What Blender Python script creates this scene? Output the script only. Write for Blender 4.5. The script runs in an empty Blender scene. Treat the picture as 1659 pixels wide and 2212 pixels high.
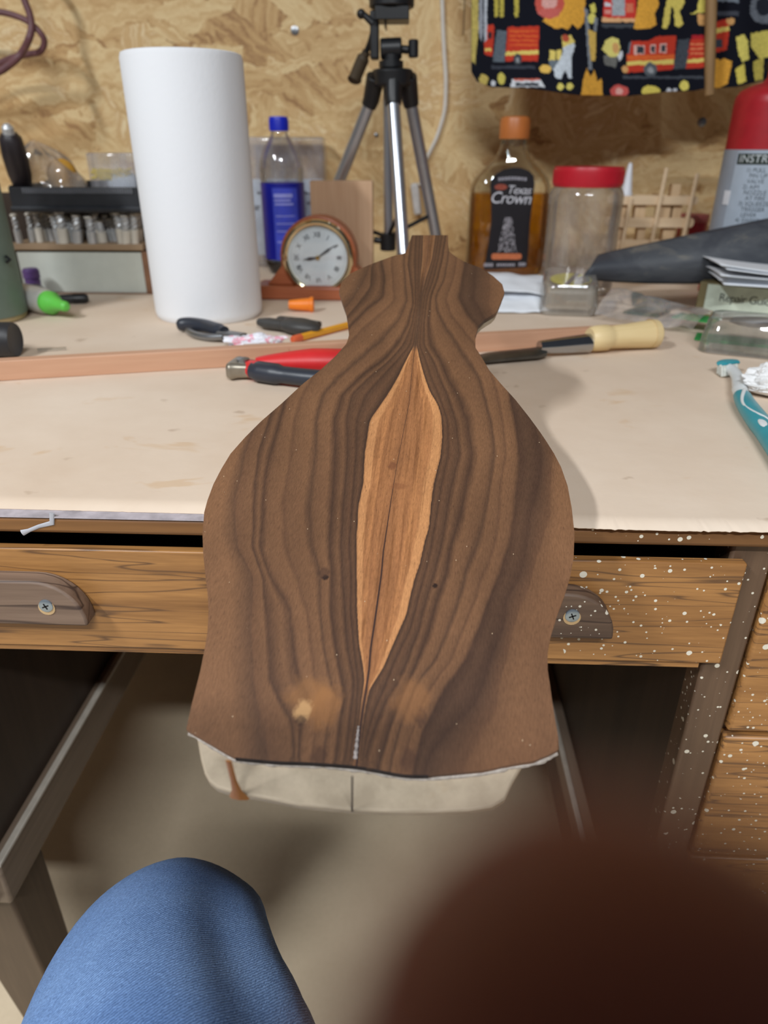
import bpy, bmesh, math, random
import numpy as np
from mathutils import Vector, Matrix, noise as mnoise
random.seed(7); np.random.seed(7)
SC = bpy.context.scene
COL = SC.collection
PI = math.pi
# ---------------------------------------------------------------- camera (phone lens, photo taken as 1659 x 2212)
F, CX, CY = 1533.0, 829.5, 1106.0
YAW, PIT = math.radians(2.4), math.radians(27.3)
CAM = np.array([0, 0, .945])
FW = np.array([-math.sin(YAW)*math.cos(PIT), math.cos(YAW)*math.cos(PIT), -math.sin(PIT)])
RT = np.array([math.cos(YAW), math.sin(YAW), 0.0])
UP = np.cross(RT, FW)
cd = bpy.data.cameras.new('phone_lens'); cam = bpy.data.objects.new('phone_lens', cd); COL.objects.link(cam)
M = Matrix.Identity(4)
for i in range(3):
    M[i][0] = RT[i]; M[i][1] = UP[i]; M[i][2] = -FW[i]; M[i][3] = CAM[i]
cam.matrix_world = M
cd.sensor_fit = 'VERTICAL'; cd.lens = 6.3; cd.sensor_height = 6.3*2212/F; cd.sensor_width = 6.3*1659/F
cd.clip_start = .001; cd.clip_end = 30
cd.dof.use_dof = True; cd.dof.focus_distance = .41; cd.dof.aperture_fstop = 1.9
SC.camera = cam
SC.view_settings.view_transform = 'Standard'; SC.view_settings.look = 'None'
SC.view_settings.gamma = 1; SC.view_settings.use_curve_mapping = False
SC.view_settings.exposure = -.13
# ---------------------------------------------------------------- world + the two ceiling tube lamps behind the photographer
w = bpy.data.worlds.new('room_air'); SC.world = w; w.use_nodes = True
w.node_tree.nodes['Background'].inputs[0].default_value = (.80, .86, 1.0, 1)
w.node_tree.nodes['Background'].inputs[1].default_value = .07
def lamp(name, loc, size, power, rotz=0, col=(.93, .97, 1)):
    l = bpy.data.lights.new(name, 'AREA'); l.shape = 'RECTANGLE'; l.size, l.size_y = size; l.energy = power; l.color = col
    o = bpy.data.objects.new(name, l); COL.objects.link(o); o.location = loc; o.rotation_euler = (0, 0, rotz)
    return o
lamp('ceiling_tube_lamp', (.20, -1.35, 2.4), (1.0, .12), 70)
lamp('ceiling_tube_lamp', (-1.35, -.75, 2.4), (.75, .12), 60, PI/2)

def ray(x, y): return FW+RT*(x-CX)/F-UP*(y-CY)/F
def atz(x, y, z=.7512): d = ray(x, y); return CAM+d*(z-CAM[2])/d[2]
def aty(x, y, Y): d = ray(x, y); return CAM+d*(Y-CAM[1])/d[1]
def proj(P):
    v = np.array(P)-CAM; z = v@FW
    return CX+F*(v@RT)/z, CY-F*(v@UP)/z
DZ = .7512      # top of the paper on the desk
WY = 1.38       # face of the wall
# ---------------------------------------------------------------- helpers
def c(r, g, b):
    return tuple(((x/255/12.92) if x/255 <= .04045 else ((x/255+.055)/1.055)**2.4) for x in (r, g, b))+(1.0,)
class N:
    def __init__(s, name):
        s.m = bpy.data.materials.new(name); s.m.use_nodes = True; s.t = s.m.node_tree
        s.b = s.t.nodes['Principled BSDF']; s.out = s.t.nodes['Material Output']
    def n(s, typ, **kw):
        o = s.t.nodes.new('ShaderNode'+typ)
        for k, v in kw.items():
            if k.startswith('i_'):
                o.inputs[int(k[2:]) if k[2:].isdigit() else k[2:].replace('_', ' ')].default_value = v
            else: setattr(o, k, v)
        return o
    def l(s, a, b): s.t.links.new(a, b)
    def coord(s, scale=(1, 1, 1), rot=(0, 0, 0), out='Object'):
        tc = s.n('TexCoord'); mp = s.n('Mapping')
        mp.inputs['Scale'].default_value = scale; mp.inputs['Rotation'].default_value = rot
        s.l(tc.outputs[out], mp.inputs[0]); return mp.outputs[0]
    def noise(s, vec, scale, detail=4, rough=.55, dist=0):
        o = s.n('TexNoise'); o.inputs['Scale'].default_value = scale; o.inputs['Detail'].default_value = detail
        o.inputs['Roughness'].default_value = rough; o.inputs['Distortion'].default_value = dist
        s.l(vec, o.inputs['Vector']); return o.outputs[0]
    def ramp(s, fac, stops, interp='LINEAR'):
        r = s.n('ValToRGB'); r.color_ramp.interpolation = interp; e = r.color_ramp.elements
        while len(e) < len(stops): e.new(.5)
        for k, (p, col) in enumerate(sorted(stops, key=lambda q: q[0])): e[k].position = p; e[k].color = col
        s.l(fac, r.inputs[0]); return r.outputs[0]
    def mix(s, fac, a, b, mode='MIX'):
        o = s.n('Mix', data_type='RGBA', blend_type=mode)
        for v, i in ((fac, 0), (a, 6), (b, 7)):
            if hasattr(v, 'is_linked') or hasattr(v, 'links'): s.l(v, o.inputs[i])
            else: o.inputs[i].default_value = v
        return o.outputs[2]
    def math(s, op, a, b=0, clamp=False):
        o = s.n('Math', operation=op); o.use_clamp = clamp
        for v, i in ((a, 0), (b, 1)):
            if hasattr(v, 'links'): s.l(v, o.inputs[i])
            else: o.inputs[i].default_value = v
        return o.outputs[0]
    def bump(s, h, strength=.3, dist=.001):
        o = s.n('Bump'); o.inputs['Strength'].default_value = strength; o.inputs['Distance'].default_value = dist
        s.l(h, o.inputs['Height']); s.l(o.outputs[0], s.b.inputs['Normal'])
    def base(s, v):
        if hasattr(v, 'links'): s.l(v, s.b.inputs['Base Color'])
        else: s.b.inputs['Base Color'].default_value = v
BLK, WHT = (0, 0, 0, 1), (1, 1, 1, 1)
def dk(col, k): return tuple(x*k for x in col[:3])+(1,)
def mat(name, col, rough=.5, metal=0, var=.12, nscale=60, bump=0, bscale=400, spec=.5, coat=0):
    s = N(name); v = s.coord()
    f = s.noise(v, nscale, 3)
    s.base(s.ramp(f, [(.3, dk(col, 1-var)), (.7, dk(col, 1+var))]))
    s.b.inputs['Roughness'].default_value = rough; s.b.inputs['Metallic'].default_value = metal
    s.b.inputs['Specular IOR Level'].default_value = spec; s.b.inputs['Coat Weight'].default_value = coat
    if bump: s.bump(s.noise(v, bscale, 3), bump)
    return s.m
def wood(name, a, b, axis=0, scale=30, line=8, rough=.5, bump=.15, dark=None, speck=None):
    s = N(name); sc = [1, 1, 1]; sc[axis] = .06
    v = s.coord(tuple(sc)); n1 = s.noise(v, scale, 5, .6, .4); n2 = s.noise(v, scale*line, 3, .6)
    f = s.math('ADD', s.math('MULTIPLY', n1, .7), s.math('MULTIPLY', n2, .3))
    col = s.ramp(f, [(.33, a), (.5, tuple((x+y)/2 for x, y in zip(a, b))), (.66, b)])
    if dark:
        g = s.noise(v, scale*1.6, 2, .5, .2)
        col = s.mix(s.ramp(g, [(.49, BLK), (.51, WHT), (.535, BLK)]), col, dark)
    if speck:       # dried paint drops
        x0, x1, amt = speck
        w3 = s.coord(); vo = s.n('TexVoronoi'); vo.inputs['Scale'].default_value = 150; s.l(w3, vo.inputs['Vector'])
        wn = s.n('TexWhiteNoise'); s.l(vo.outputs['Color'], wn.inputs['Vector'])
        rad = s.math('MULTIPLY', s.math('POWER', wn.outputs['Value'], 3.2), .34)
        big = s.math('LESS_THAN', vo.outputs['Distance'], rad)
        vs = s.n('TexVoronoi'); vs.inputs['Scale'].default_value = 330; s.l(w3, vs.inputs['Vector']); ws = s.n('TexWhiteNoise'); s.l(vs.outputs['Color'], ws.inputs['Vector'])
        big = s.math('MAXIMUM', big, s.math('LESS_THAN', vs.outputs['Distance'], s.math('MULTIPLY', s.math('POWER', ws.outputs['Value'], 4.0), .34)))
        sx = s.n('SeparateXYZ'); s.l(w3, sx.inputs[0])
        mr = s.n('MapRange'); mr.inputs[1].default_value = x0; mr.inputs[2].default_value = x1; s.l(sx.outputs[0], mr.inputs[0])
        reg = s.math('GREATER_THAN', s.math('MULTIPLY', s.noise(w3, 24, 2), mr.outputs[0]), 1-amt)
        col = s.mix(s.math('MULTIPLY', big, reg), col, c(222, 216, 200))
    s.base(col); s.b.inputs['Roughness'].default_value = rough
    if bump: s.bump(n2, bump)
    return s.m
def clear(name, tint, gloss=.05, rough=.03, haze=0, hazecol=None):
    s = N(name); t = s.t; t.nodes.remove(s.b)
    tr = s.n('BsdfTransparent'); tr.inputs[0].default_value = tint
    gl = s.n('BsdfGlossy'); gl.inputs['Roughness'].default_value = rough; gl.inputs[0].default_value = WHT
    lw = s.n('LayerWeight'); lw.inputs[0].default_value = .25
    f = s.math('ADD', s.math('MULTIPLY', lw.outputs['Fresnel'], .75), gloss, True)
    base = tr.outputs[0]
    if haze:
        df = s.n('BsdfDiffuse'); df.inputs[0].default_value = hazecol or c(200, 200, 200)
        hz = s.n('MixShader'); v = s.coord((1, 1, .35)); h = s.noise(v, 40, 4)
        s.l(s.ramp(h, [(.3, (haze*.3,)*3+(1,)), (.75, (min(1, haze*1.7),)*3+(1,))]), hz.inputs[0]); s.l(base, hz.inputs[1]); s.l(df.outputs[0], hz.inputs[2]); base = hz.outputs[0]
    mx = s.n('MixShader'); s.l(f, mx.inputs[0]); s.l(base, mx.inputs[1]); s.l(gl.outputs[0], mx.inputs[2])
    s.l(mx.outputs[0], s.out.inputs[0]); return s.m
def T(x=0, y=0, z=0): return Matrix.Translation((x, y, z))
def RX(a): return Matrix.Rotation(a, 4, 'X')
def RY(a): return Matrix.Rotation(a, 4, 'Y')
def RZ(a): return Matrix.Rotation(a, 4, 'Z')
def frame(p, z, x=None):
    z = Vector(z).normalized(); x = Vector(x) if x is not None else (Vector((0, 0, 1)) if abs(z.z) < .9 else Vector((1, 0, 0)))
    x = (x-z*x.dot(z)).normalized(); y = z.cross(x); m = Matrix((x, y, z)).transposed().to_4x4(); m.translation = Vector(p); return m
class MB:
    def __init__(s): s.v = []; s.f = []
    def add(s, v, f, M=None):
        k = len(s.v)
        s.v += [tuple(M @ Vector(p)) if M is not None else tuple(p) for p in v]; s.f += [tuple(i+k for i in q) for q in f]; return s
    def box(s, x0, x1, y0, y1, z0, z1, M=None):
        v = [(x, y, z) for z in (z0, z1) for y in (y0, y1) for x in (x0, x1)]
        return s.add(v, [(0, 2, 3, 1), (4, 5, 7, 6), (0, 1, 5, 4), (2, 6, 7, 3), (0, 4, 6, 2), (1, 3, 7, 5)], M)
    def lathe(s, prof, n=40, M=None, sx=1, sy=1):
        v = []; f = []
        for r, z in prof:
            for k in range(n):
                a = 2*PI*k/n; v.append((r*math.cos(a)*sx, r*math.sin(a)*sy, z))
        for j in range(len(prof)-1):
            for k in range(n):
                a, b = j*n+k, j*n+(k+1) % n; f.append((a, b, b+n, a+n))
        f.append(tuple(range(n-1, -1, -1))); f.append(tuple((len(prof)-1)*n+k for k in range(n)))
        return s.add(v, f, M)
    def tube(s, pts, r, n=12, M=None, flat=1.0, nrm=None, closed=False):
        pts = [Vector(p) for p in pts]; m = len(pts); rs = r if hasattr(r, '__len__') else [r]*m; v = []; f = []; px = Vector(nrm) if nrm else None
        for i, p in enumerate(pts):
            t = (pts[(i+1) % m if closed else min(i+1, m-1)]-pts[(i-1) % m if closed else max(i-1, 0)]).normalized()
            if px is None: px = Vector((0, 0, 1)) if abs(t.z) < .9 else Vector((1, 0, 0))
            a = (px-t*px.dot(t)).normalized(); b = t.cross(a); px = a
            for k in range(n):
                g = 2*PI*k/n; v.append(p+a*(rs[i]*flat*math.cos(g))+b*(rs[i]*math.sin(g)))
        for j in range(m if closed else m-1):
            for k in range(n):
                q = (j+1) % m; f.append((j*n+k, j*n+(k+1) % n, q*n+(k+1) % n, q*n+k))
        if not closed: f.append(tuple(range(n-1, -1, -1))); f.append(tuple((m-1)*n+k for k in range(n)))
        return s.add(v, f, M)
    def prism(s, poly, z0, z1, M=None):
        n = len(poly); v = [(x, y, z0) for x, y in poly]+[(x, y, z1) for x, y in poly]
        return s.add(v, [tuple(range(n-1, -1, -1)), tuple(range(n, 2*n))]+[(k, (k+1) % n, n+(k+1) % n, n+k) for k in range(n)], M)
    def ball(s, r, M=None, n=16, m=10, sx=1, sy=1, sz=1):
        return s.lathe([(max(r*math.sin(PI*j/m), r*.01), -r*sz*math.cos(PI*j/m)) for j in range(m+1)], n, M, sx, sy)
    def grid(s, fn, nu, nv, M=None):
        v = [fn(i/nu, j/nv) for j in range(nv+1) for i in range(nu+1)]
        return s.add(v, [(j*(nu+1)+i, j*(nu+1)+i+1, (j+1)*(nu+1)+i+1, (j+1)*(nu+1)+i) for j in range(nv) for i in range(nu)], M)
    def loft(s, rings, M=None, caps=True):
        n = len(rings[0]); v = [p for r in rings for p in r]; f = []
        for j in range(len(rings)-1):
            for k in range(n): f.append((j*n+k, j*n+(k+1) % n, (j+1)*n+(k+1) % n, (j+1)*n+k))
        if caps: f.append(tuple(range(n-1, -1, -1))); f.append(tuple((len(rings)-1)*n+k for k in range(n)))
        return s.add(v, f, M)
    def text(s, txt, size, M=None, shear=0, space=1.0):
        cu = bpy.data.curves.new('t', 'FONT'); cu.body = txt; cu.size = size; cu.align_x = 'CENTER'; cu.align_y = 'CENTER'; cu.shear = shear; cu.space_character = space; cu.resolution_u = 3
        o = bpy.data.objects.new('t', cu); COL.objects.link(o); bpy.context.view_layer.update()
        dg = bpy.context.evaluated_depsgraph_get(); e = o.evaluated_get(dg); me = e.to_mesh()
        s.add([tuple(v.co) for v in me.vertices], [tuple(p.vertices) for p in me.polygons], M)
        e.to_mesh_clear(); bpy.data.objects.remove(o); bpy.data.curves.remove(cu); return s
    def build(s, name, m, parent=None, smooth=35, bevel=0, seg=2, solid=0, fix=True, warp=None):
        if warp: s.v = [warp(p) for p in s.v]
        me = bpy.data.meshes.new(name); me.from_pydata(s.v, [], s.f); me.update()
        if fix:
            bm = bmesh.new(); bm.from_mesh(me); bmesh.ops.recalc_face_normals(bm, faces=bm.faces); bm.to_mesh(me); bm.free()
        me.materials.append(m)
        if smooth:
            me.polygons.foreach_set('use_smooth', [True]*len(me.polygons)); me.set_sharp_from_angle(angle=math.radians(smooth))
        o = bpy.data.objects.new(name, me); COL.objects.link(o); o.parent = parent
        if solid: q = o.modifiers.new('thickness', 'SOLIDIFY'); q.thickness = solid; q.offset = 0
        if bevel: q = o.modifiers.new('edges', 'BEVEL'); q.width = bevel; q.segments = seg; q.limit_method = 'ANGLE'; q.angle_limit = math.radians(35)
        return o
def tag(o, label, cat, group=None):
    o['label'] = label; o['category'] = cat
    if group: o['group'] = group
    return o
def thing(name, label, cat, loc=(0, 0, 0), rotz=0, group=None):
    o = bpy.data.objects.new(name, None); COL.objects.link(o); o.location = tuple(loc); o.rotation_euler = (0, 0, rotz); o.empty_display_size = .02
    return tag(o, label, cat, group)
def struct(o): o['kind'] = 'structure'; return o
def smooth_path(pts, per=8):
    pts = [Vector(p) for p in pts]; out = []
    for i in range(len(pts)-1):
        p0, p1, p2, p3 = pts[max(i-1, 0)], pts[i], pts[i+1], pts[min(i+2, len(pts)-1)]
        for k in range(per):
            t = k/per; out.append(.5*((2*p1)+(p2-p0)*t+(2*p0-5*p1+4*p2-p3)*t*t+(3*p1-p0-3*p2+p3)*t**3))
    return out+[pts[-1]]
def rrect(w, h, r, n=6):
    o = []
    for cx, cy, a0 in ((w/2-r, h/2-r, 0), (-w/2+r, h/2-r, 90), (-w/2+r, -h/2+r, 180), (w/2-r, -h/2+r, 270)):
        for k in range(n+1):
            a = math.radians(a0+90*k/n); o.append((cx+r*math.cos(a), cy+r*math.sin(a)))
    return o
UPR = RX(PI/2)      # flat x,y shape stood upright facing -Y (x right, y up)
# ================================================================ SETTING
def osb():
    s = N('oriented_strand_board'); v0 = s.coord((1, .02, 1))
    cols = [(.0, c(160, 118, 74)), (.2, c(202, 162, 108)), (.42, c(222, 188, 134)), (.6, c(236, 208, 156)), (.78, c(212, 173, 118)), (1, c(247, 225, 180))]
    prev = None; pg = None
    for k, (sc, st, rot) in enumerate(((17, .36, .35), (20, .30, -.9), (22, .32, 1.35), (26, .28, 2.5), (30, .3, .1))):
        wob = s.n('Mix', data_type='VECTOR'); wob.inputs[0].default_value = .025
        nz = s.n('TexNoise'); nz.inputs['Scale'].default_value = 22+5*k; nz.inputs['Detail'].default_value = 3; s.l(v0, nz.inputs['Vector'])
        s.l(v0, wob.inputs[4]); s.l(nz.outputs['Color'], wob.inputs[5])
        m1 = s.n('Mapping'); m1.inputs['Rotation'].default_value = (0, rot, 0); m1.inputs['Location'].default_value = (k*3.1, 0, k*1.7); s.l(wob.outputs[1], m1.inputs[0])
        m2 = s.n('Mapping'); m2.inputs['Scale'].default_value = (st, 1, 1); s.l(m1.outputs[0], m2.inputs[0])
        vo = s.n('TexVoronoi'); vo.inputs['Scale'].default_value = sc; s.l(m2.outputs[0], vo.inputs['Vector'])
        sep = s.n('SeparateColor'); s.l(vo.outputs['Color'], sep.inputs[0])
        m3 = s.n('Mapping'); m3.inputs['Scale'].default_value = (.07, 1, 1); s.l(m1.outputs[0], m3.inputs[0])
        g = s.noise(m3.outputs[0], 130, 3, .55)
        f = s.math('ADD', s.math('MULTIPLY', sep.outputs[0], .74), s.math('MULTIPLY', s.math('SUBTRACT', g, .36), .95), True)
        col = s.ramp(f, cols)
        if prev is None: prev = col; pg = g
        else:
            msk = s.math('GREATER_THAN', sep.outputs[1], .52); prev = s.mix(msk, prev, col)
    s.base(prev); s.b.inputs['Roughness'].default_value = .62; s.bump(pg, .25); return s.m
def concrete():
    s = N('concrete_floor'); v = s.coord(); f = s.noise(v, 3, 6, .6); g = s.noise(v, 160, 3)
    col = s.ramp(s.math('ADD', s.math('MULTIPLY', f, .8), s.math('MULTIPLY', g, .2)), [(.3, c(206, 186, 156)), (.7, c(234, 214, 184))])
    s.base(col); s.b.inputs['Roughness'].default_value = .7; s.bump(g, .1); return s.m
OSB = osb()
wall = struct(MB().box(-2.2, 2.2, WY, WY+.02, 0, 2.6).build('wall_back', OSB, smooth=0)); wall['label'] = 'oriented strand board wall behind the desk'
fl = struct(MB().box(-2.2, 2.2, -2.2, WY+.02, -.03, 0).build('floor', concrete(), smooth=0)); fl['label'] = 'bare greyish tan concrete floor'
STEEL = mat('galvanised_steel', c(150, 152, 155), .35, .9, .1)
for px, py, q in ((637, 66, 1.9), (1516, 264, 2.0), (813, 292, 1.0)):
    p = aty(px, py, WY); m = MB().lathe([(.0035*q, 0), (.0035*q, .001), (.002*q, .0018)], 14, T(p[0], p[1], p[2]) @ RX(PI/2)); m.build('screw', STEEL, wall)
# ================================================================ DESK
DW = wood('desk_oak_veneer', c(126, 82, 42), c(176, 127, 74), 0, 60, 9, .42, .12, c(84, 58, 38))
DWS = wood('desk_oak_veneer_paint_spattered', c(130, 88, 48), c(178, 128, 74), 0, 60, 9, .42, .12, c(98, 68, 44), speck=(.0, .05, .66))
DTOP = wood('desk_top_edge_wood', c(96, 62, 33), c(150, 104, 58), 0, 30, 5, .45, .15, None, speck=(.02, .06, .55))
DST = wood('desk_stile_worn_brown', c(78, 58, 44), c(124, 98, 76), 2, 26, 6, .5, .25, None, speck=(.1, .16, .55))
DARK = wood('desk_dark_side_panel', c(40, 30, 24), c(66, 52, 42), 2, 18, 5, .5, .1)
RAIL = wood('desk_rail_wood', c(96, 80, 66), c(140, 124, 108), 1, 20, 5, .42, .1)
LEGW = wood('desk_leg_wood', c(70, 56, 44), c(104, 86, 68), 2, 24, 5, .5, .1)
PULL = wood('drawer_pull_weathered_wood', c(84, 64, 52), c(142, 118, 100), 0, 30, 5, .6, .4, c(62, 46, 40))
PULLS = wood('drawer_pull_weathered_spattered', c(76, 58, 48), c(134, 108, 88), 0, 30, 5, .6, .4, c(58, 42, 36), speck=(.0, .03, .6))
BLACKM = mat('black_steel', c(38, 40, 44), .4, .6)
desk = thing('desk', 'old brown wooden desk with a shallow centre drawer and a drawer pedestal', 'desk', (0, 0, 0))
FY = .3625
MB().box(-1.0, .68, FY, WY-.012, .7385, .75).build('desktop', DTOP, desk, bevel=.003)
es = MB().box(-.36, .02, FY-.0006, FY+.010, .7497, .7506).build('edge_strip', mat('worn_grey_edge_paint', c(176, 168, 174), .5, 0, .25, 90), desk); es['label'] = 'worn greyish white edge'
DX0, DX1 = -.352, .198
dr = MB().box(DX0, DX1, .3635, .3705, .6535, .7275).build('drawer', DWS, desk, bevel=.0012)
MB().box(DX0+.01, DX1-.012, .3665, .80, .6480, .6520).build('drawer_bottom', DW, dr)
MB().box(DX0+.01, DX1-.01, .3705, .80, .6525, .70).build('drawer_box', DARK, dr)
def pull(cx, w, z0, h, m):
    p = [(-w/2, 0), (w/2, 0)]; r = h*.93
    for sgn in (1, -1):
        a = [(sgn*(w/2-r*(1-math.cos(t))), (h-r)+r*math.sin(t)) for t in [PI/2*k/9 for k in range(10)]]
        p += a if sgn > 0 else a[::-1]
    h_ = MB().prism(p, 0, .013, T(cx, .3635, z0) @ UPR).build('handle', m, dr, bevel=.0015)
    return h_
pull(-.2435, .090, .6800, .0320, PULL); pull(.0805, .086, .6800, .0320, PULLS)
SCR = mat('zinc_screw', c(150, 164, 176), .3, .7, .05); HOLE = mat('bare_wood_countersink', c(196, 164, 120), .7)
for px, py in ((100, 1308), (1236, 1329)):
    p = aty(px, py, .3505-.0001); mm = T(p[0], p[1], p[2]) @ RX(PI/2)
    MB().lathe([(.0052, -.001), (.0052, .0004), (.0044, .0005)], 20, mm @ T(0, -.0016, 0)).build('countersink', HOLE, dr)
    sc_ = MB().lathe([(.0044, 0), (.0043, .0009), (.003, .0013)], 18, mm).build('screw', SCR, dr)
    MB().box(-.0022, .0022, -.0004, .0004, .0012, .0015, mm @ RZ(.4)).box(-.0004, .0004, -.0022, .0022, .0012, .0015, mm @ RZ(.4)).build('screw_slot', BLACKM, dr)
# left pedestal, seen from its kneehole side
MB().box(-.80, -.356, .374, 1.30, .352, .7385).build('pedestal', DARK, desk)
MB().box(-.372, -.3455, .385, 1.28, .3475, .3985).build('rail', RAIL, desk, bevel=.003)
for y in (.43, 1.22):
    for x in (-.392, -.74):
        MB().loft([[(x+dx*.032, y+dy*.03, .352) for dx, dy in ((-1, -1), (1, -1), (1, 1), (-1, 1))], [(x+.02*(1 if x > -.5 else -1)+dx*.019, y+dy*.019, 0) for dx, dy in ((-1, -1), (1, -1), (1, 1), (-1, 1))]]).build('leg', LEGW, desk, bevel=.003)
RAIL_LIT = mat('painted_rail_light', c(176, 168, 156), .45, 0, .1)  # pale strips paint the light falling on the rails' top edges
MB().box(-.350, -.3435, .385, 1.28, .3965, .4005).build('rail_lit_edge', RAIL_LIT, desk, bevel=.001)
MB().box(.174, .1795, .40, 1.28, .333, .337).build('rail_lit_edge', RAIL_LIT, desk, bevel=.001)
# right pedestal
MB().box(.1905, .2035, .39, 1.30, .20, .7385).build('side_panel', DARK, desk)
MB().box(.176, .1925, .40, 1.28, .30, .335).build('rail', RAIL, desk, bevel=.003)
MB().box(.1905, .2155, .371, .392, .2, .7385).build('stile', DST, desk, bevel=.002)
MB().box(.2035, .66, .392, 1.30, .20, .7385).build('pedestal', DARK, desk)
MB().box(.2155, .66, .378, .392, .2, .7385).build('face_frame', DST, desk)
for z0, z1 in ((.5915, .7275), (.4665, .5865), (.335, .4625), (.21, .330)):
    MB().box(.2175, .655, .369, .39, z0, z1).build('drawer', DWS, desk, bevel=.0025)
p = aty(1493, 1462, .40)
MB().box(p[0]-.006, p[0]+.006, .392, .43, .618, .648).lathe([(.004, 0), (.004, .006)], 12, T(p[0], .392, .632) @ RX(PI/2)).build('runner_bracket', BLACKM, desk, bevel=.002)
for y in (.42, 1.24):
    for x in (.225, .62):
        MB().loft([[(x+dx*.03, y+dy*.03, .2) for dx, dy in ((-1, -1), (1, -1), (1, 1), (-1, 1))], [(x+dx*.018, y+dy*.018, 0) for dx, dy in ((-1, -1), (1, -1), (1, 1), (-1, 1))]]).build('leg', DST, desk, bevel=.003)
MB().box(-.356, .1905, 1.26, 1.275, .12, .7385).build('added_shade_panel', DARK, desk)  # added across the rear to keep the kneehole dark
# paint run on the desk edge (left)
RUN = mat('dried_white_paint', c(176, 176, 182), .5, 0, .06)
pts = [aty(x, y, FY-.0004) for x, y in ((112, 1108), (112, 1130), (84, 1137), (62, 1146), (48, 1151))]
MB().tube([tuple(q) for q in pts], [.0016, .0017, .0012, .0012, .0020], 8, None, .4, (0, 1, 0)).build('paint_run', RUN, desk)
# paper covering the desk
def paper():
    s = N('cream_desk_paper'); v = s.coord(); f = s.noise(v, 5, 5, .6); col = s.ramp(f, [(.3, c(212, 190, 168)), (.7, c(226, 208, 189))])
    st = s.noise(s.coord((1, 1.6, 1)), 13, 4, .55, .6); col = s.mix(s.ramp(st, [(.63, BLK), (.69, (.45, .45, .45, 1))]), col, c(204, 168, 126))
    e = s.noise(v, 34, 3, .5); col = s.mix(s.ramp(e, [(.70, BLK), (.76, (.4, .4, .4, 1))]), col, c(150, 120, 92))
    s.base(col); s.b.inputs['Roughness'].default_value = .75; s.b.inputs['Specular IOR Level'].default_value = .25; s.bump(s.noise(v, 30, 4), .25, .002); return s.m
PX = [(-.40, .372), (-.2444, .3705), (-.12, .3688), (-.02, .367), (.03, .362), (.065, .361), (.10, .3594), (.118, .3585), (.15, .3582), (.2, .3588), (.3, .3600), (.66, .361)]
def pfn(u, v):
    x = -.98+1.64*u; y0 = np.interp(x, [a for a, b in PX], [b for a, b in PX])
    if x > .02: y0 += .0011*mnoise.noise((x*420, 3, 1))+.0007*mnoise.noise((x*900, 7, 1))
    else: y0 += .0004*mnoise.noise((x*300, 3, 1))
    vv = v*v*.3+v*.7; y = y0+(WY-.015-y0)*vv
    z = .7509+(.0003*mnoise.noise((x*30, y*30, 5)) if v > 0 else 0)
    if x > .02 and y < FY+.004: z += .0006
    return (x, y, z)
tag(MB().grid(pfn, 820, 40).build('paper_sheet', paper(), solid=.0005), 'cream paper sheet covering the desk top with a torn front edge', 'paper')
# ================================================================ WALNUT INSTRUMENT BODY (leans on the desk edge, near end low)
SL = math.radians(19.0); BP = np.array([0, .36, .7800])
BN = np.array([0, -math.sin(SL), math.cos(SL)])
def onb(x, y, drop=0.0):
    d = ray(x, y); q = BP-BN*drop; return CAM+d*(((q-CAM)@BN)/(d@BN))
B0 = onb(775, 1655); B1 = onb(928, 508)
BV = (B1-B0)/np.linalg.norm(B1-B0); BU = np.cross(BV, BN)
def bl(P): q = P-B0; return np.array([q@BU, q@BV, q@BN])
LEFT = [(508, 890), (530, 882), (547, 875), (552, 852), (567, 811), (577, 786), (591, 756), (609, 738), (629, 732), (654, 740), (675, 748), (703, 752), (723, 754), (735, 751), (744, 747), (770, 724), (800, 691), (830, 653), (871, 609), (910, 564), (945, 529), (980, 498), (1013, 478), (1046, 461), (1081, 448), (1107, 441), (1157, 437.5), (1195, 439), (1246, 444), (1278, 448), (1316, 450.5), (1367, 448), (1402, 442), (1450, 432.5), (1518, 415), (1576, 402), (1602, 447), (1625, 486), (1637, 509), (1645, 597), (1648, 675), (1656, 774), (1661, 790), (1673, 868), (1675, 925)]
RIGHT = [(508, 968), (525, 968), (543, 970), (554, 984), (566, 1004), (578, 1037), (596, 1065), (614, 1085), (632, 1090), (657, 1080), (675, 1072), (690, 1047), (703, 1034), (728, 1027), (751, 1027), (760, 1033), (774, 1042), (800, 1057), (830, 1083), (863, 1113), (901, 1143), (931, 1165), (953, 1180), (980, 1197), (1009, 1212), (1049, 1226), (1097, 1235), (1152, 1241), (1205, 1239), (1245, 1232), (1288, 1219), (1328, 1204), (1373, 1190), (1410, 1183), (1447, 1183), (1480, 1188), (1517, 1193), (1554, 1199), (1593, 1206), (1619, 1206), (1630, 1185), (1644, 1151), (1650, 1108), (1664, 1043), (1675, 930)]
def ip(y, tab): return np.interp(y, [a for a, b in tab], [b for a, b in tab])
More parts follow.
